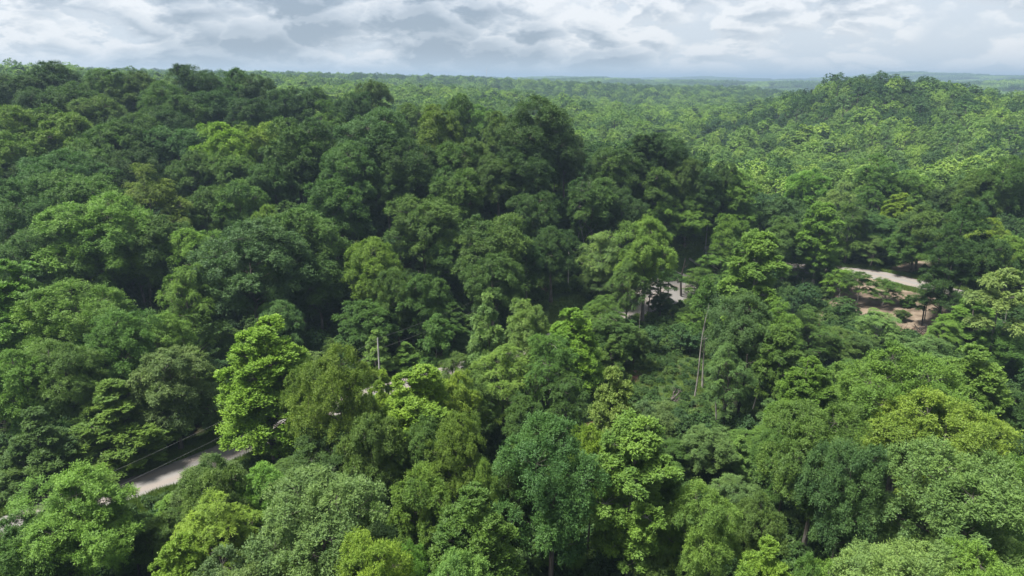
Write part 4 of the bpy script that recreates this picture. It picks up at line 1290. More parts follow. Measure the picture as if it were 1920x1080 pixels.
for (x, y), gz in zip(cand, gzs):
    d = np.hypot(PL[:, 0] - x, PL[:, 1] - y)
    rr = math.hypot(x, y)
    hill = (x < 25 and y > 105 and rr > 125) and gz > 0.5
    W = rng.uniform(5.0, 7.5) if hill else rng.uniform(4.5, 7.5)
    if (d < 0.62 * PL[:, 2] + W * 0.28).any():
        continue
    H = rng.uniform(7, 10.5) if hill else rng.uniform(5, 8.5)
    if rr > 205 and not hill:
        H = rng.uniform(11, 15); W = rng.uniform(6, 9)
    if math.hypot(x - HOLLOW[0], y - HOLLOW[1]) < 15 and rr < 128:
        continue
    if blocks_view(x, y, gz, W, H) or rng.uniform() < 0.3:
        continue
    # must not stand in front of a taller placed crown
    px, pt, dep = project((x, y, gz + H))
    bad = False
    for q in placed:
        if abs(q[4] - px) < q[2] * F / math.hypot(q[0], q[1]) * 0.8 and math.hypot(q[0], q[1]) > rr and pt < q[5] + 0.35 * q[3] * F / math.hypot(q[0], q[1]) * 0.8:
            bad = True
            break
    if bad:
        H *= 0.62; W *= 0.85
        if rr < 90:
            continue
    fillers.append((x, y, gz, W, H, hill, px, pt))
fillers.sort(key=lambda f: math.hypot(f[0], f[1]) / f[3])
print('fillers', len(fillers))
N_IND = max(0, 296 - len(placed))


def near_name(x, y, px):
    d = np.hypot(PL[:, 0] - x, PL[:, 1] - y)
    for i in np.argsort(d)[:6]:
        return i


names_used = {}
stuff_trees = []
n_ind = 0
for f in fillers:
    x, y, gz, W, H, hill, px, pt = f
    inside = -20 < px < 1940 and pt < 1085
    if n_ind < N_IND and inside and H > 5:
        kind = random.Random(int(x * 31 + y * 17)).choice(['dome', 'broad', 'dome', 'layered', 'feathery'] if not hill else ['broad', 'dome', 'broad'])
        colr = random.Random(int(x * 13 + y * 7)).choice(['D', 'H', 'H', 'B'] if hill else ['M', 'H', 'M', 'L', 'G'])  # darker greens on the hill paint its cloud shade
        i = int(np.argmin(np.hypot(PL[:, 0] - x, PL[:, 1] - y)))
        q = placed[i]
        rel = 'behind' if math.hypot(x, y) > math.hypot(q[0], q[1]) + 2.5 else ('in front of' if math.hypot(x, y) < math.hypot(q[0], q[1]) - 2.5 else
                                                                          ('left of' if px < q[4] else 'right of'))
        where = TREES[i][5]
        short = ' '.join(where.split(',')[-1].split()[:5])
        lab = f"small {CNAME[colr]} {KNAME[kind][1]} {rel} {q[6]} {short}".split()
        lab = ' '.join(lab[:16])
        while lab.split()[-1] in ('the', 'of', 'at', 'in', 'a', 'and', 'with', 'by', 'to', 'on', 'under', 'over', 'from', 'left', 'right', 'its', 'between', 'below', 'above', 'beside',
                                  'behind', 'before', 'against', 'two', 'big', 'small', 'dark', 'shape', 'tall', 'far', 'up', 'as', 'lower', 'upper', 'directly', 'just', 'where'):
            lab = ' '.join(lab.split()[:-1])
        grp = 'trees filling the dark hillside' if hill else 'understorey trees between the bigger crowns'
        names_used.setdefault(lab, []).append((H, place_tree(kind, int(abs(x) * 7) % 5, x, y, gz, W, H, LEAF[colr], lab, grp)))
        n_ind += 1
    else:
        stuff_trees.append(f)
for lab, its in names_used.items():
    if len(its) > 1:
        its.sort(key=lambda q: q[0])
        for k_, (h_, o_) in enumerate(its):
            o_['label'] = lab.replace('small ', 'shortest ' if k_ == 0 else ('tallest ' if k_ == len(its) - 1 else 'middling '), 1)
print('individual fillers', n_ind, 'rest', len(stuff_trees))


# ---- instanced stuff
def proto_collection(name, items):
    c = bpy.data.collections.new(name)
    for i, me in enumerate(items):
        o = bpy.data.objects.new(f'{name}_{i:02d}', me)
        c.objects.link(o)
    return c


def scatter(name, pts, rot, scl, idx, coll, label=None):
    me = bpy.data.meshes.new(name)
    n = len(pts)
    me.vertices.add(n)
    me.vertices.foreach_set('co', np.asarray(pts, np.float32).ravel())
    for an, arr in (('rot', rot), ('scl', scl)):
        at = me.attributes.new(an, 'FLOAT_VECTOR', 'POINT')
        at.data.foreach_set('vector', np.asarray(arr, np.float32).ravel())
    at = me.attributes.new('idx', 'INT', 'POINT')
    at.data.foreach_set('value', np.asarray(idx, np.int32))
    o = bpy.data.objects.new(name, me)
    COL.objects.link(o)
    o['kind'] = 'stuff'
    if label:
        o['label'] = label
    ng = bpy.data.node_groups.new(name, 'GeometryNodeTree')
    ng.interface.new_socket('Geometry', in_out='INPUT', socket_type='NodeSocketGeometry')
    ng.interface.new_socket('Geometry', in_out='OUTPUT', socket_type='NodeSocketGeometry')
    gi, go = ng.nodes.new('NodeGroupInput'), ng.nodes.new('NodeGroupOutput')
    ci = ng.nodes.new('GeometryNodeCollectionInfo')
    ci.inputs['Collection'].default_value = coll
    ci.inputs['Separate Children'].default_value = True
    ci.inputs['Reset Children'].default_value = True
    ip = ng.nodes.new('GeometryNodeInstanceOnPoints')
    ip.inputs['Pick Instance'].default_value = True

    def attr(nm, ty):
        a = ng.nodes.new('GeometryNodeInputNamedAttribute')
        a.data_type = ty
        a.inputs['Name'].default_value = nm
        return next(s for s in a.outputs if s.enabled and s.name == 'Attribute')
    e2r = ng.nodes.new('FunctionNodeEulerToRotation')
    Lk = ng.links.new
    Lk(gi.outputs[0], ip.inputs['Points'])
    Lk(ci.outputs[0], ip.inputs['Instance'])
    Lk(attr('idx', 'INT'), ip.inputs['Instance Index'])
    Lk(attr('rot', 'FLOAT_VECTOR'), e2r.inputs[0])
    Lk(e2r.outputs[0], ip.inputs['Rotation'])
    Lk(attr('scl', 'FLOAT_VECTOR'), ip.inputs['Scale'])
    Lk(ip.outputs[0], go.inputs[0])
    md = o.modifiers.new('scatter', 'NODES')
    md.node_group = ng
    return o


def joined(V, q, tint, g, leaf_mat, name):
    if g.n:
        GV = np.vstack(g.v)
        by = {}
        for f in g.f:
            by.setdefault(f.shape[1], []).append(f)
        fs = [np.vstack(x) + len(V) for x in by.values()]
        VV = np.vstack([V, GV])
        faces = [q] + fs
        mi = np.r_[np.zeros(len(q), int), np.ones(sum(len(f) for f in fs), int)]
        tt = np.r_[tint, np.zeros(len(GV))]
        return mesh_from(name, VV, faces, [leaf_mat, M_BARK], mat_idx=mi, tint=tt)
    return mesh_from(name, V, [q], [leaf_mat], tint=tint)


def scl_of(items_dim, idx, W, H):
    d = np.array(items_dim)[idx]
    return np.c_[W / d[:, 0], W / d[:, 0], H / d[:, 1]]


# the filler trees too many to name, with the near prototypes
near_items, near_dim = [], []
for kind, s in (('dome', 0), ('broad', 0), ('broad', 2), ('dome', 2)):
    V, q, tint, g, ww, hh = make_tree(kind, s + 30, lod=1)
    near_items.append(joined(V, q, tint, g, M_SHADED, 'hillside_crown')); near_dim.append((ww, hh))
FA = np.array([(f[0], f[1], f[2], f[3], f[4]) for f in stuff_trees]) if stuff_trees else np.zeros((0, 5))

# mid distance crowns
mid_items, mid_dim = [], []
mid_kinds = [('ball', 1), ('ball', 2), ('ball', 3), ('broad', 2), ('column', 1), ('cone', 1), ('pine', 1)]
for kind, s in mid_kinds:
    V, q, tint, g, ww, hh = make_tree(kind, s + 20, lod=1)
    mid_items.append(joined(V, q, tint, g, M_PINE if kind == 'pine' else M_FOREST, 'valley_crown')); mid_dim.append((ww, hh))

dark_items, dark_dim = [], []  # darker twins of the valley crowns, shade put into their leaf colour
for kind, s in (('ball', 4), ('ball', 5), ('broad', 2)):
    V, q, tint, g, ww, hh = make_tree(kind, s + 20, lod=1)
    dark_items.append(joined(V, q, tint, g, M_SHADED, 'valley_dark_crown')); dark_dim.append((ww, hh))
cells = []
for r0, r1, spc in ((262, 420, 9.0), (420, 800, 9.8), (800, 1650, 10.6)):
    X = np.arange(-r1, r1, spc); Y = np.arange(100, r1, spc)
    gx, gy = np.meshgrid(X, Y)
    gx = (gx + (np.arange(len(Y)) % 2)[:, None] * spc / 2 + rng.uniform(-0.30, 0.30, gx.shape) * spc).ravel()
    gy = (gy + rng.uniform(-0.30, 0.30, gx.shape[0]).reshape(-1) * spc if gy.ndim == 1 else gy.ravel() + rng.uniform(-0.30, 0.30, gy.size) * spc)
    rr = np.hypot(gx, gy)
    k = (rr >= r0) & (rr < r1) & (np.abs(np.arctan2(gx, gy)) < R(43))
    gx, gy, rr = gx[k], gy[k], rr[k]
    # nothing over the near hand placed rows
    dmin = np.full(len(gx), 1e9)
    nearm = rr < 330
    if nearm.any():
        dmin[nearm] = np.min(np.hypot(gx[nearm][:, None] - PL[None, :, 0], gy[nearm][:, None] - PL[None, :, 1]) - PL[None, :, 2] * 0.7, axis=1)
    k = dmin > 2.0
    cells.append(np.c_[gx[k], gy[k], np.full(k.sum(), spc)])
mid = np.vstack(cells)
mz = ground_z(mid[:, 0], mid[:, 1])
n = len(mid)
mr = np.hypot(mid[:, 0], mid[:, 1])
W = mid[:, 2] * np.where(rng.uniform(size=n) < 0.35, rng.uniform(1.25, 1.7, n), rng.uniform(0.7, 1.1, n))
H = np.clip(W * 0.62 + rng.normal(9.5, 1.8, n), 9, 24)
# keep crowns just behind the near ridge below its skyline
H = np.where((mid[:, 0] < -5) & (mr < 430), H * 0.62, H)
idx = rng.choice(len(mid_items), n, p=[0.25, 0.25, 0.24, 0.18, 0.03, 0.03, 0.02])
# the far hilltop on the right carries more conifers
hx, hy = mid[:, 0] - 255, mid[:, 1] - 510
topm = np.exp(-(hx / 95) ** 2 - (hy / 75) ** 2)
idx = np.where(rng.uniform(size=n) < topm * 0.22, 6, idx)
stand = np.sin(mid[:, 0] * 0.011 + 1.3) * np.sin(mid[:, 1] * 0.014 + 0.4) + 0.6 * np.sin(mid[:, 0] * 0.027 - mid[:, 1] * 0.019)  # patches of darker leaf colour imitate cloud shade between sunlit ones
dk = rng.uniform(size=n) < np.clip(0.12 + 0.45 * (stand - 0.35), 0.07, 0.8) + 0.35 * sstep(750, 1100, mr) + 0.6 * topm  # farther crowns darken too, painting the shaded band of the valley
rot = np.c_[rng.normal(0, 0.05, n), rng.normal(0, 0.05, n), rng.uniform(0, 6.283, n)]
NM = len(mid_items)
W = np.where(idx == 6, W * 1.15, W); H = np.where(idx == 6, H * 0.95, H)
idx = np.where(dk & (idx != 6), NM + idx % 3, idx)
mid_items += dark_items; mid_dim += dark_dim
near_n = len(FA)
if near_n:
    idn = rng.integers(0, len(near_items), near_n) + len(mid_items)
    P_all = np.vstack([np.c_[mid[:, 0], mid[:, 1], mz - 0.3], FA[:, :3]])
    rot = np.vstack([rot, np.c_[np.zeros((near_n, 2)), rng.uniform(0, 6.283, near_n)]])
    dims = mid_dim + near_dim
    scl = np.vstack([scl_of(mid_dim, idx, W, H), scl_of(dims, idn, FA[:, 3], FA[:, 4])])
    idx = np.r_[idx, idn]
# far groves
low = [make_tree(k, 40 + i, lod=2) for i, k in enumerate(('broad', 'dome', 'broad', 'dome'))]
groves = []
for gi_ in range(3):
    Vs, qs, ts, off = [], [], [], 0
    for a in range(7):
        for b in range(7):
            V, q, t, g, ww, hh = low[rng.integers(0, 4)]
            s = np.array([rng.uniform(10, 15) / ww] * 2 + [rng.uniform(13, 19) / hh])
            an = rng.uniform(0, 6.283)
            v = V * s
            v = np.c_[v[:, 0] * math.cos(an) - v[:, 1] * math.sin(an), v[:, 0] * math.sin(an) + v[:, 1] * math.cos(an), v[:, 2]]
            v = v + [(a - 3) * 10.5 + rng.uniform(-4, 4), (b - 3) * 10.5 + rng.uniform(-4, 4), 0]
            Vs.append(v); qs.append(q + off); off += len(v)
            ts.append(np.clip(t + rng.normal(0, 0.22), 0, 1))
    groves.append(mesh_from('far_grove', np.vstack(Vs), [np.vstack(qs)], [M_FOREST if gi_ == 0 else M_SHADED], tint=np.concatenate(ts)))  # most groves take the darkened leaf as painted cloud shade
far = []
for r0, r1, spc in ((1640, 4200, 66), (4200, 8200, 92)):
    X = np.arange(-r1, r1, spc); Y = np.arange(300, r1, spc)
    gx, gy = np.meshgrid(X, Y)
    gx = gx.ravel() + rng.uniform(-0.3, 0.3, gx.size) * spc; gy = gy.ravel() + rng.uniform(-0.3, 0.3, gy.size) * spc
    rr = np.hypot(gx, gy)
    k = (rr >= r0) & (rr < r1) & (np.abs(np.arctan2(gx, gy)) < R(42))
    far.append(np.c_[gx[k], gy[k], np.full(k.sum(), spc / 66.0)])
far = np.vstack(far)
fz = ground_z(far[:, 0], far[:, 1])
nf = len(far)
base_n = len(mid_items) + len(near_items)
P_all = np.vstack([P_all if near_n else np.c_[mid[:, 0], mid[:, 1], mz], np.c_[far[:, 0], far[:, 1], fz - 0.5]])
rot = np.vstack([rot, np.c_[np.zeros((nf, 2)), rng.uniform(0, 6.283, nf)]])
if not near_n:
    scl = scl_of(mid_dim, idx, W, H)
scl = np.vstack([scl, np.c_[far[:, 2] * 1.15, far[:, 2] * 1.15, rng.uniform(0.9, 1.2, nf)]])
idx = np.r_[idx, rng.integers(0, 3, nf) + base_n]
coll = proto_collection('forest_crown', mid_items + near_items + groves)
scatter('forest', P_all, rot, scl, idx, coll, 'sunlit green forest rolling away over the valley and hills')
print('forest instances', len(P_all))

# ---- undergrowth
sh_items = []
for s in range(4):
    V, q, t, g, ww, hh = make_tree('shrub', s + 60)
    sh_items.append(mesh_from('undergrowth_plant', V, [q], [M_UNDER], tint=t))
X, Y = np.meshgrid(np.arange(-200, 205, 1.9), np.arange(28, 235, 1.9))
ux = X.ravel() + rng.uniform(-0.9, 0.9, X.size); uy = Y.ravel() + rng.uniform(-0.9, 0.9, Y.size)
k = (np.abs(np.arctan2(ux, uy)) < R(42)) & (np.hypot(ux, uy) < 235)
ux, uy = ux[k], uy[k]
rdm = road_dist(ux, uy)
k = (rdm > 5.2) & ~in_patches(ux, uy)
# thin it out on the floor of the green hollow and round the clearing
hollow = on_ground(1300, 715)
clr = on_ground(1700, 600)
dh = np.hypot(ux - hollow[0], uy - hollow[1]); dc = np.hypot(ux - clr[0], uy - clr[1])
k &= rng.uniform(size=len(ux)) < np.where(dh < 16, 0.9, np.where(dc < 22, 0.65, 0.85))
ux, uy, dh, rdm = ux[k], uy[k], dh[k], rdm[k]
un = len(ux)
s0 = rng.uniform(0.45, 1.15, un) * np.where(dh < 16, 0.50, 1.0) * np.where(rdm < 9, 0.55, 1.0)
scl = np.c_[s0, s0, s0 * rng.uniform(0.7, 1.3, un)]
uz = ground_z(ux, uy)
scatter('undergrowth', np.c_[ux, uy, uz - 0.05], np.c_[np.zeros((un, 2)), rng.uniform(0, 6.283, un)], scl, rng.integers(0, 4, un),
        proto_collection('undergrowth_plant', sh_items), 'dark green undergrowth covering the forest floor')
print('undergrowth', un)
print('TRIS', sum(len(m.loops) - 2 * len(m.polygons) for m in bpy.data.meshes))

# ---- grass along the road
gi_items = []
for s in range(3):
    gr = np.random.default_rng(90 + s)
    nb = 60
    a = gr.uniform(0, 6.283, nb); rad = 0.55 * np.sqrt(gr.uniform(0, 1, nb))
    b = np.c_[rad * np.cos(a), rad * np.sin(a), np.zeros(nb)]
    h = gr.uniform(0.18, 0.5, nb)[:, None]
    ln = unit(np.c_[gr.normal(0, 0.5, (nb, 2)), np.ones(nb)])
    wv = unit(np.c_[gr.normal(0, 1, (nb, 2)), np.zeros(nb)]) * 0.035
    V = np.stack([b - wv, b + wv, b + ln * h + wv * 0.2, b + ln * h - wv * 0.2], 1).reshape(-1, 3)
    gi_items.append(mesh_from('grass_tuft', V, [np.arange(len(V)).reshape(-1, 4)], [M_GRASS], tint=np.repeat(gr.uniform(0.2, 0.8, nb), 4)))
gp = []
tan = unit(np.gradient(road_np, axis=0)); nor = np.c_[-tan[:, 1], tan[:, 0]]
for side in (-1, 1):
    for k_ in range(70):
        t = rng.uniform(0, len(road_np) - 1.01, 160)
        i0 = t.astype(int); fr = (t - i0)[:, None]
        p = road_np[i0] * (1 - fr) + road_np[i0 + 1] * fr
        o_ = 3.35 + np.abs(rng.normal(0, 1.6, 160))
        gp.append(p + nor[i0] * (side * o_)[:, None])
gp = np.vstack(gp)
for nm in ('grass_verge', 'grass_clearing', 'grass_strip'):
    P = np.array(PATCHES[nm])
    q = rng.uniform(P.min(0), P.max(0), (1800, 2))
    gp = np.vstack([gp, q[in_poly(q[:, 0], q[:, 1], PATCHES[nm])]])
hq = np.c_[hollow[0] + rng.normal(0, 9, 500), hollow[1] + rng.normal(0, 8, 500)]
cq = np.c_[clr[0] + rng.normal(0, 14, 3500), clr[1] + rng.normal(0, 12, 3500)]
gp = np.vstack([gp, hq, cq])
k = ~in_patches(gp[:, 0], gp[:, 1], ('dirt_clearing', 'gravel_turnout', 'dirt_bank')) & (road_dist(gp[:, 0], gp[:, 1]) > 3.3) & (np.hypot(gp[:, 0], gp[:, 1]) < 260)
gp = gp[k]
gn = len(gp)
s0 = rng.uniform(0.7, 1.5, gn)
scatter('grass', np.c_[gp, ground_z(gp[:, 0], gp[:, 1]) + 0.0], np.c_[np.zeros((gn, 2)), rng.uniform(0, 6.283, gn)], np.c_[s0, s0, s0],
        rng.integers(0, 3, gn), proto_collection('grass_tuft', gi_items), 'green grass growing along the gravel road')

# ------------------------------------------------------------------ dead trees, snags, logs, brush
def dead_tree(px, py, w, H, mat, label, seed, lean=(0, 0), r=None):
    g, ww, hh = bare_tree(seed, H)
    x, y, gz, Hs, r = solve_apex(px, py, H, r)
    dep = math.sqrt(x * x + y * y + (CAM_Z - gz) ** 2)
    root = bpy.data.objects.new('dead_tree', None); COL.objects.link(root)
    root.location = (x, y, gz - 0.2)
    root.rotation_euler = (lean[0], lean[1], 0)
    s = w * dep / F / ww
    root.scale = (s, s, Hs / hh)
    root['label'] = label; root['category'] = 'dead tree'
    V = np.vstack(g.v)
    me = g.mesh('dead_trunk', [mat])
    link('trunk', me, root)


dead_tree(1085, 325, 95, 18, M_PALE, 'grey leafless dead tree beside the darkest tall oak', 3)
dead_tree(1100, 375, 70, 13, M_PALE, 'smaller pale leafless tree below the grey dead tree', 8)
dead_tree(268, 520, 40, 15, M_DARK, 'dark broken snag left of the yellowish drooping tree', 5)
dead_tree(1880, 690, 70, 13, M_PALE, 'leafless brushy dead tree in the shade at the right edge', 12)
dead_tree(245, 975, 70, 9, M_DARK, 'dark leaning dead tree in front of the bright tree at bottom left', 15, lean=(0.0, 0.5))
dead_tree(990, 700, 60, 12, M_PALE, 'pale bare stems under the soft crown at the centre', 21)
dead_tree(1255, 725, 50, 2.5, M_BARK, 'low dead branches lying on the floor of the green hollow', 23, lean=(0.2, 1.1))


def stem(px0, py0, H, rad, mat, label, lean=(0.0, 0.0), name='bare_trunk', stubs=3, seed=0):
    """a tall clear stem standing on the ground seen at this pixel"""
    rg = np.random.default_rng(seed + 300)
    x, y, z = on_ground(px0, py0)
    g = Geo()
    t = np.linspace(0, 1, 9)
    pts = np.c_[lean[0] * H * t + 0.25 * np.sin(t * 5 + seed), lean[1] * H * t + 0.2 * np.sin(t * 4), t * H]
    g.tube(pts, rad * (1 - 0.6 * t), 7)
    for k in range(stubs):
        i = int(rg.integers(4, 8))
        a = rg.uniform(0, 6.283)
        ln = rg.uniform(0.8, 2.2)
        d = np.array([math.cos(a), math.sin(a), 0.5]) * ln
        g.tube([pts[i], pts[i] + d * 0.5, pts[i] + d + [0, 0, 0.2 * ln]], [rad * 0.3, rad * 0.2, 0.02], 4, cap=False)
    o = link(name, g.mesh('bare_trunk', [mat]), None, label=label, category='tree trunk')
    o.location = (x, y, z - 0.15)
    return o


stem(1300, 744, 16, 0.15, M_PALE, 'long pale leaning trunk rising from the green hollow', (0.10, 0.05), seed=1)
stem(1340, 790, 11, 0.14, M_PALE, 'first thin pale stem right of the leaning trunk', (0.01, 0), seed=2, stubs=2)
stem(1358, 793, 9, 0.11, M_PALE, 'second, shorter pale stem right of the leaning trunk', (-0.01, 0), seed=3, stubs=2)
stem(1385, 800, 12, 0.26, M_DARK, 'thick dark stem at the right side of the green hollow', (0, 0), seed=4, stubs=2)
stem(1412, 782, 12, 0.13, M_PALE, 'slanting pale stem right of the thick dark stem', (0.05, 0), seed=5, stubs=2)
stem(1172, 690, 8, 0.13, M_PALE, 'slanting grey stem over the red earth gully', (0.06, 0), seed=6, stubs=2)
stem(1198, 662, 9, 0.09, M_PALE, 'very thin grey stem beside the red earth gully', (0, 0), seed=7, stubs=1)
stem(1780, 606, 11.5, 0.17, M_PALE, 'tall pale mottled trunk at the right of the dirt clearing', (0.10, 0), seed=8)
stem(1727, 612, 16, 0.17, M_DARK, 'thin dark trunk in front of the dirt clearing', (0.07, 0), seed=9)
stem(1755, 620, 15, 0.20, M_DARK, 'dark trunk between the clearing and the mottled trunk', (0.03, 0), seed=10)
stem(1765, 565, 13, 0.22, M_DARK, 'dark trunk at the end of the visible gravel road', (0.02, 0), seed=11)
stem(1500, 585, 9, 0.16, M_DARK, 'leftmost dark stem under the trees by the dirt bank', (-0.02, 0), seed=12)
stem(1512, 588, 9, 0.13, M_DARK, 'middle dark stem under the trees by the dirt bank', (0.05, 0), seed=13)
stem(1545, 560, 9, 0.16, M_DARK, 'dark stem slanting right over the gravel beside the dirt clearing', (0.35, 0), seed=14)
stem(1276, 556, 10, 0.30, M_DARK, 'dark trunk under the neat round crown at the gravel turnout', (0.03, 0), seed=15)
stem(1245, 565, 6, 0.22, M_DARK, 'short dark trunk slanting left at the gravel turnout', (-0.3, 0), seed=16)
stem(788, 580, 9, 0.15, M_PALE, 'single pale trunk on the dark bank behind the wires', (0, 0), seed=17, stubs=1)
stem(500, 850, 8, 0.26, M_DARK, 'dark forked trunk base beside the gravel road', (-0.08, 0), seed=18)
stem(1875, 650, 10, 0.12, M_PALE, 'white slender stem in the shade at the right edge', (0, 0), seed=19, stubs=2)


def log(px0, py0, px1, py1, rad, mat, label, seed=0):
    a = np.array(on_ground(px0, py0)); b = np.array(on_ground(px1, py1))
    rg = np.random.default_rng(seed + 500)
    t = np.linspace(0, 1, 7)[:, None]
    pts = a * (1 - t) + b * t
    pts[:, 2] = ground_z(pts[:, 0], pts[:, 1]) + rad * 0.8 + 0.6 * t[:, 0]
    pts[:, :2] += 0.12 * np.sin(t * 6 + seed)
    g = Geo()
    g.tube(pts, np.linspace(rad, rad * 0.6, 7), 8)
    for k in range(4):
        i = int(rg.integers(2, 6))
        d = unit(rg.normal(0, 1, 3) + [0, 0, 0.9]) * rg.uniform(0.6, 1.6)
        g.tube([pts[i], pts[i] + d * 0.6, pts[i] + d + rg.normal(0, 0.15, 3)], [rad * 0.35, rad * 0.25, 0.02], 4, cap=False)
    link('fallen_log', g.mesh('fallen_log', [mat]), None, label=label, category='log')


log(1118, 990, 1157, 1023, 0.24, M_PALE, 'thick grey fallen log sloping down near the bottom centre', 1)
log(1150, 1042, 1178, 1052, 0.20, M_PALE, 'short pale log below the thick grey fallen log', 2)
log(1230, 1056, 1295, 1074, 0.16, M_PALE, 'thin grey log at the bottom, right of the short pale log', 3)
log(1285, 826, 1335, 850, 0.18, M_PALE, 'grey fallen limb beside the grey green crown below the hollow', 4)
log(1275, 840, 1300, 862, 0.14, M_PALE, 'shorter limb lying left of the grey fallen limb', 5)
log(1360, 795, 1398, 810, 0.14, M_DARK, 'dark fallen branch at the foot of the pale stems', 6)
log(1742, 566, 1778, 557, 0.14, M_PALE, 'curved whitish limb in front of the dirt clearing', 7)
log(1870, 555, 1895, 575, 0.15, M_PALE, 'grey limb lying under the twiggy tree at right edge', 8)
log(1420, 815, 1436, 838, 0.14, M_DARK, 'dark limb in the hollow right of the fallen branch', 9)


def brush_pile(px, py, rad, hgt, mats, label, seed):
    rg = np.random.default_rng(seed)
    x, y, z = on_ground(px, py)
    g = Geo()
    for k in range(90):
        a = rg.uniform(0, 6.283); r = rad * math.sqrt(rg.uniform(0, 1))
        c = np.array([r * math.cos(a), r * math.sin(a), hgt * rg.uniform(0.05, 1) * (1 - (r / rad) ** 2 * 0.7)])
        d = unit(rg.normal(0, 1, 3) * [1, 1, 0.45]) * rg.uniform(0.6, 1.7)
        g.tube([c - d, c + rg.normal(0, 0.12, 3), c + d], [0.06, 0.05, 0.015], 4, cap=False)
    o = link('brush_pile', g.mesh('brush_pile', [mats]), None, label=label, category='brush pile')
    o.location = (x, y, z)


brush_pile(1593, 577, 1.9, 1.8, M_DARK, 'dark upturned heap of roots on the grass left of the clearing', 1)
brush_pile(1740, 625, 3.0, 1.4, M_DARK, 'long dark brush heap under the bare trunks', 2)
brush_pile(1705, 628, 2.2, 1.1, noise_mat('dead_brush', [(0.06, 0.032, 0.024), (0.13, 0.075, 0.055)], scale=2.0), 'reddish brown brush heap below the dirt clearing', 3)
brush_pile(1375, 860, 2.6, 1.2, noise_mat('dead_twigs', [(0.05, 0.032, 0.024), (0.11, 0.075, 0.055)], scale=2.0), 'brown heap of dead twigs right of the fallen limbs', 4)

# ------------------------------------------------------------------ poles and wires
M_WOODPOLE = noise_mat('weathered_pole', [(0.24, 0.23, 0.21), (0.36, 0.345, 0.32), (0.44, 0.42, 0.40)], scale=2.0, stretch=(1, 1, 0.2), bump=0.3)
M_METAL = noise_mat('galvanised_metal', [(0.35, 0.36, 0.37), (0.5, 0.51, 0.52)], scale=3.0, rough=0.5, metal=0.6, bump=0.1)
M_CERAMIC = noise_mat('insulator_glaze', [(0.55, 0.56, 0.57), (0.66, 0.66, 0.66)], scale=2.0, rough=0.3, bump=0.0, spec=0.5)
M_WIRE = noise_mat('wire', [(0.13, 0.13, 0.13), (0.19, 0.19, 0.19)], scale=1.0, rough=0.6, metal=0.4)


def pole(x, y, z, H, label, yaw, trans=False, arm=True):
    root = bpy.data.objects.new('utility_pole', None); COL.objects.link(root)
    root.location = (x, y, z - 0.1); root.rotation_euler = (0, 0, yaw)
    root['label'] = label; root['category'] = 'utility pole'; root['group'] = 'wooden utility poles along the gravel road'
    g = Geo(); g.tube([[0, 0, 0], [0, 0, H * 0.5], [0, 0, H]], [0.17, 0.145, 0.115], 10); link('pole', g.mesh('pole', [M_WOODPOLE]), root)
    if arm:
        g = Geo(); g.box((0, 0.17, H - 0.55), (1.7, 0.09, 0.11)); link('crossarm', g.mesh('crossarm', [M_WOODPOLE], smooth=False), root)
    for sx in ((-0.75, 0.75, 0.0) if arm else (0.0,)):
        g = Geo()
        zz = (H - 0.495) if sx else H
        yy = 0.17 if sx else 0.0
        g.tube([[sx, yy, zz], [sx, yy, zz + 0.08], [sx, yy, zz + 0.10], [sx, yy, zz + 0.2]], [0.03, 0.03, 0.06, 0.045], 8)
        link('insulator', g.mesh('insulator', [M_CERAMIC]), root)
    if trans:
        g = Geo(); g.tube([[0, -0.42, H - 2.0], [0, -0.42, H - 1.95], [0, -0.42, H - 1.15], [0, -0.42, H - 1.1]], [0.2, 0.24, 0.24, 0.18], 12)
        tr = link('transformer', g.mesh('transformer', [M_METAL]), root)
    return root


def apex_pole(px, py, H, r=None):
    x, y, gz, Hs, rr = solve_apex(px, py, H, r)
    return x, y, gz, Hs


p1 = apex_pole(708, 634, 10.0)
p2 = apex_pole(1328, 400, 10.5)
p0 = apex_pole(-190, 1052, 10.0)
pm = ((p1[0] * 0.42 + p2[0] * 0.58) - 9.0, (p1[1] * 0.42 + p2[1] * 0.58) + 1.0)
pmz = float(ground_z(*pm)[0])
yaw = math.atan2(p2[1] - p1[1], p2[0] - p1[0]) - math.pi / 2
pole(p1[0], p1[1], p1[2], p1[3], 'pale grey wooden utility pole standing among lime green trees', yaw, arm=False)
pole(p2[0], p2[1], p2[2], p2[3], 'far grey utility pole with crossarm right of the neat round crown', yaw, trans=True)
pole(p0[0], p0[1], p0[2], p0[3], 'utility pole beyond the left edge carrying the wires', yaw, arm=False)
pole(pm[0], pm[1], pmz, 9.5, 'utility pole hidden in the trees left of the gravel turnout', yaw, arm=False)
tops = [(p0[0], p0[1], p0[2] + p0[3]), (p1[0], p1[1], p1[2] + p1[3]), (pm[0], pm[1], pmz + 9.5), (p2[0], p2[1], p2[2] + p2[3])]
spans = [('lower left', 'from the left edge to the pale pole'), ('middle', 'from the pale pole across the dark hillside'), ('far', 'behind the gravel turnout')]
for i in range(3):
    for k, (drop, sag, rad, nm) in enumerate(((0.08, 1.3, 0.013, 'upper'), (1.9, 1.5, 0.015, 'lower'))):
        a, b = np.array(tops[i]) - [0, 0, drop], np.array(tops[i + 1]) - [0, 0, drop]
        t = np.linspace(0, 1, 24)[:, None]
        pts = a * (1 - t) + b * t
        pts[:, 2] -= sag * 4 * (t * (1 - t))[:, 0] * (1.0 if i < 2 else 0.5)
        g = Geo(); g.tube(pts, rad, 5)
        link('overhead_wire', g.mesh('overhead_wire', [M_WIRE]), None, label=f'{nm} grey overhead wire {spans[i][1]}', category='wire', group='overhead wires along the road')

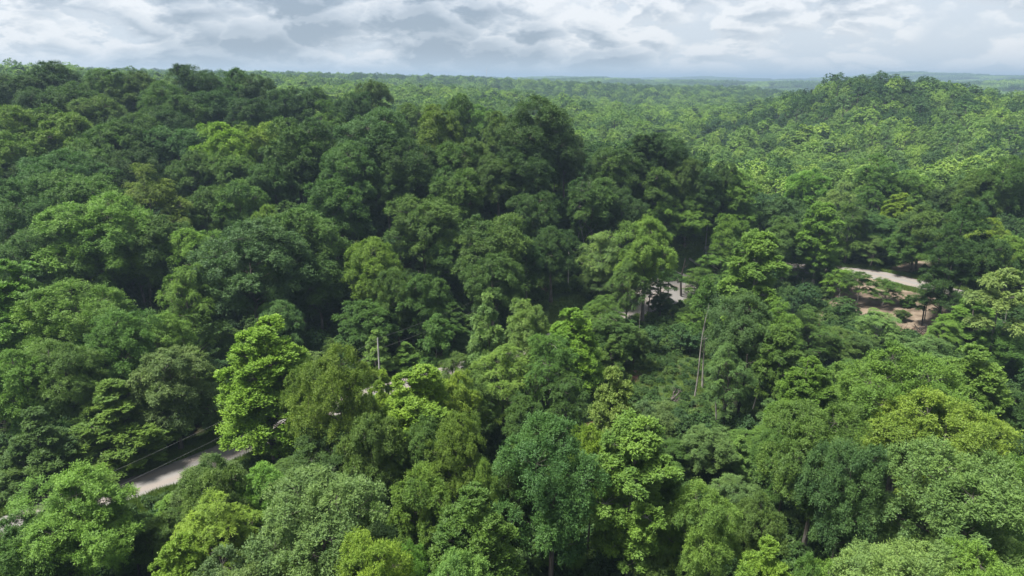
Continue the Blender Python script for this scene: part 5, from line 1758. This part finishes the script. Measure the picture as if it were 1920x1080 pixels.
# marker post by the road and two thin poles in the clearing
x, y, z = on_ground(1323, 482)
root = bpy.data.objects.new('marker_post', None); COL.objects.link(root); root.location = (x, y, z)
root['label'] = 'small white marker post on the grass behind the gravel turnout'; root['category'] = 'post'
g = Geo(); g.box((0, 0, 0.65), (0.22, 0.12, 1.3)); link('post', g.mesh('post', [M_CERAMIC], smooth=False), root)
g = Geo(); g.box((0, 0, 1.33), (0.28, 0.18, 0.06)); link('cap', g.mesh('cap', [M_CERAMIC], smooth=False), root)
for (px, py, h, lab) in ((1600, 546, 3.6, 'left and shorter of two thin poles on the dirt'), (1604, 552, 4.6, 'right and taller of two thin poles on the dirt')):
    x, y, z = on_ground(px, py)
    g = Geo(); g.tube([[0, 0, 0], [0.03, 0, h * 0.5], [0, 0, h]], [0.05, 0.045, 0.04], 6)
    g.tube([[0, 0, h - 0.12], [0.25, 0, h - 0.05]], [0.03, 0.02], 4)
    o = link('thin_pole', g.mesh('thin_pole', [M_METAL]), None, label=lab, category='pole', group='thin poles on the dirt clearing')
    o.location = (x, y, z)

# mast on the far knoll
d = ray(912, 128)
r = 1400.0
mx_, my_ = d[0] * r, d[1] * r
mz_ = float(ground_z(mx_, my_)[0])
Hm = max(26.0, CAM_Z + d[2] * r - mz_)
print('mast', mz_, Hm)
root = bpy.data.objects.new('radio_mast', None); COL.objects.link(root); root.location = (mx_, my_, mz_)
root['label'] = 'thin grey lattice mast on the distant wooded knoll'; root['category'] = 'mast'
legs = [(0.55 * math.cos(a), 0.55 * math.sin(a)) for a in (0.3, 2.39, 4.49)]
for lx, ly in legs:
    g = Geo(); g.tube([[lx, ly, 0], [lx, ly, Hm]], [0.09, 0.09], 5); link('leg', g.mesh('mast_leg', [M_METAL]), root)
g = Geo()
for k in range(int(Hm / 1.2)):
    for j in range(3):
        a, b = legs[j], legs[(j + 1) % 3]
        g.tube([[a[0], a[1], k * 1.2], [b[0], b[1], (k + 1) * 1.2]], [0.04, 0.04], 3, cap=False)
link('bracing', g.mesh('mast_bracing', [M_METAL]), root)
g = Geo(); g.tube([[0, 0, Hm - 0.2], [0, 0, Hm + 3.5]], [0.06, 0.03], 5); link('antenna', g.mesh('mast_antenna', [M_METAL]), root)

print('GROUND', min(v.co.z for v in bpy.data.objects['ground'].data.vertices), max(v.co.z for v in bpy.data.objects['ground'].data.vertices))
# ------------------------------------------------------------------ haze
HAZE = 2.4e-4
g = Geo()
zt = 115.0
g.box((0, 0, (zt - 60) / 2), (27000, 27000, zt + 60))
m, nt, out = new_mat('haze')
pv = N(nt, 'ShaderNodeVolumePrincipled')
pv.inputs['Color'].default_value = (0.38, 0.52, 0.68, 1)
pv.inputs['Density'].default_value = HAZE
pv.inputs['Anisotropy'].default_value = 0.2
nt.links.new(pv.outputs[0], out.inputs['Volume'])
hz = link('haze', g.mesh('haze', [m], smooth=False), None, kind='stuff')
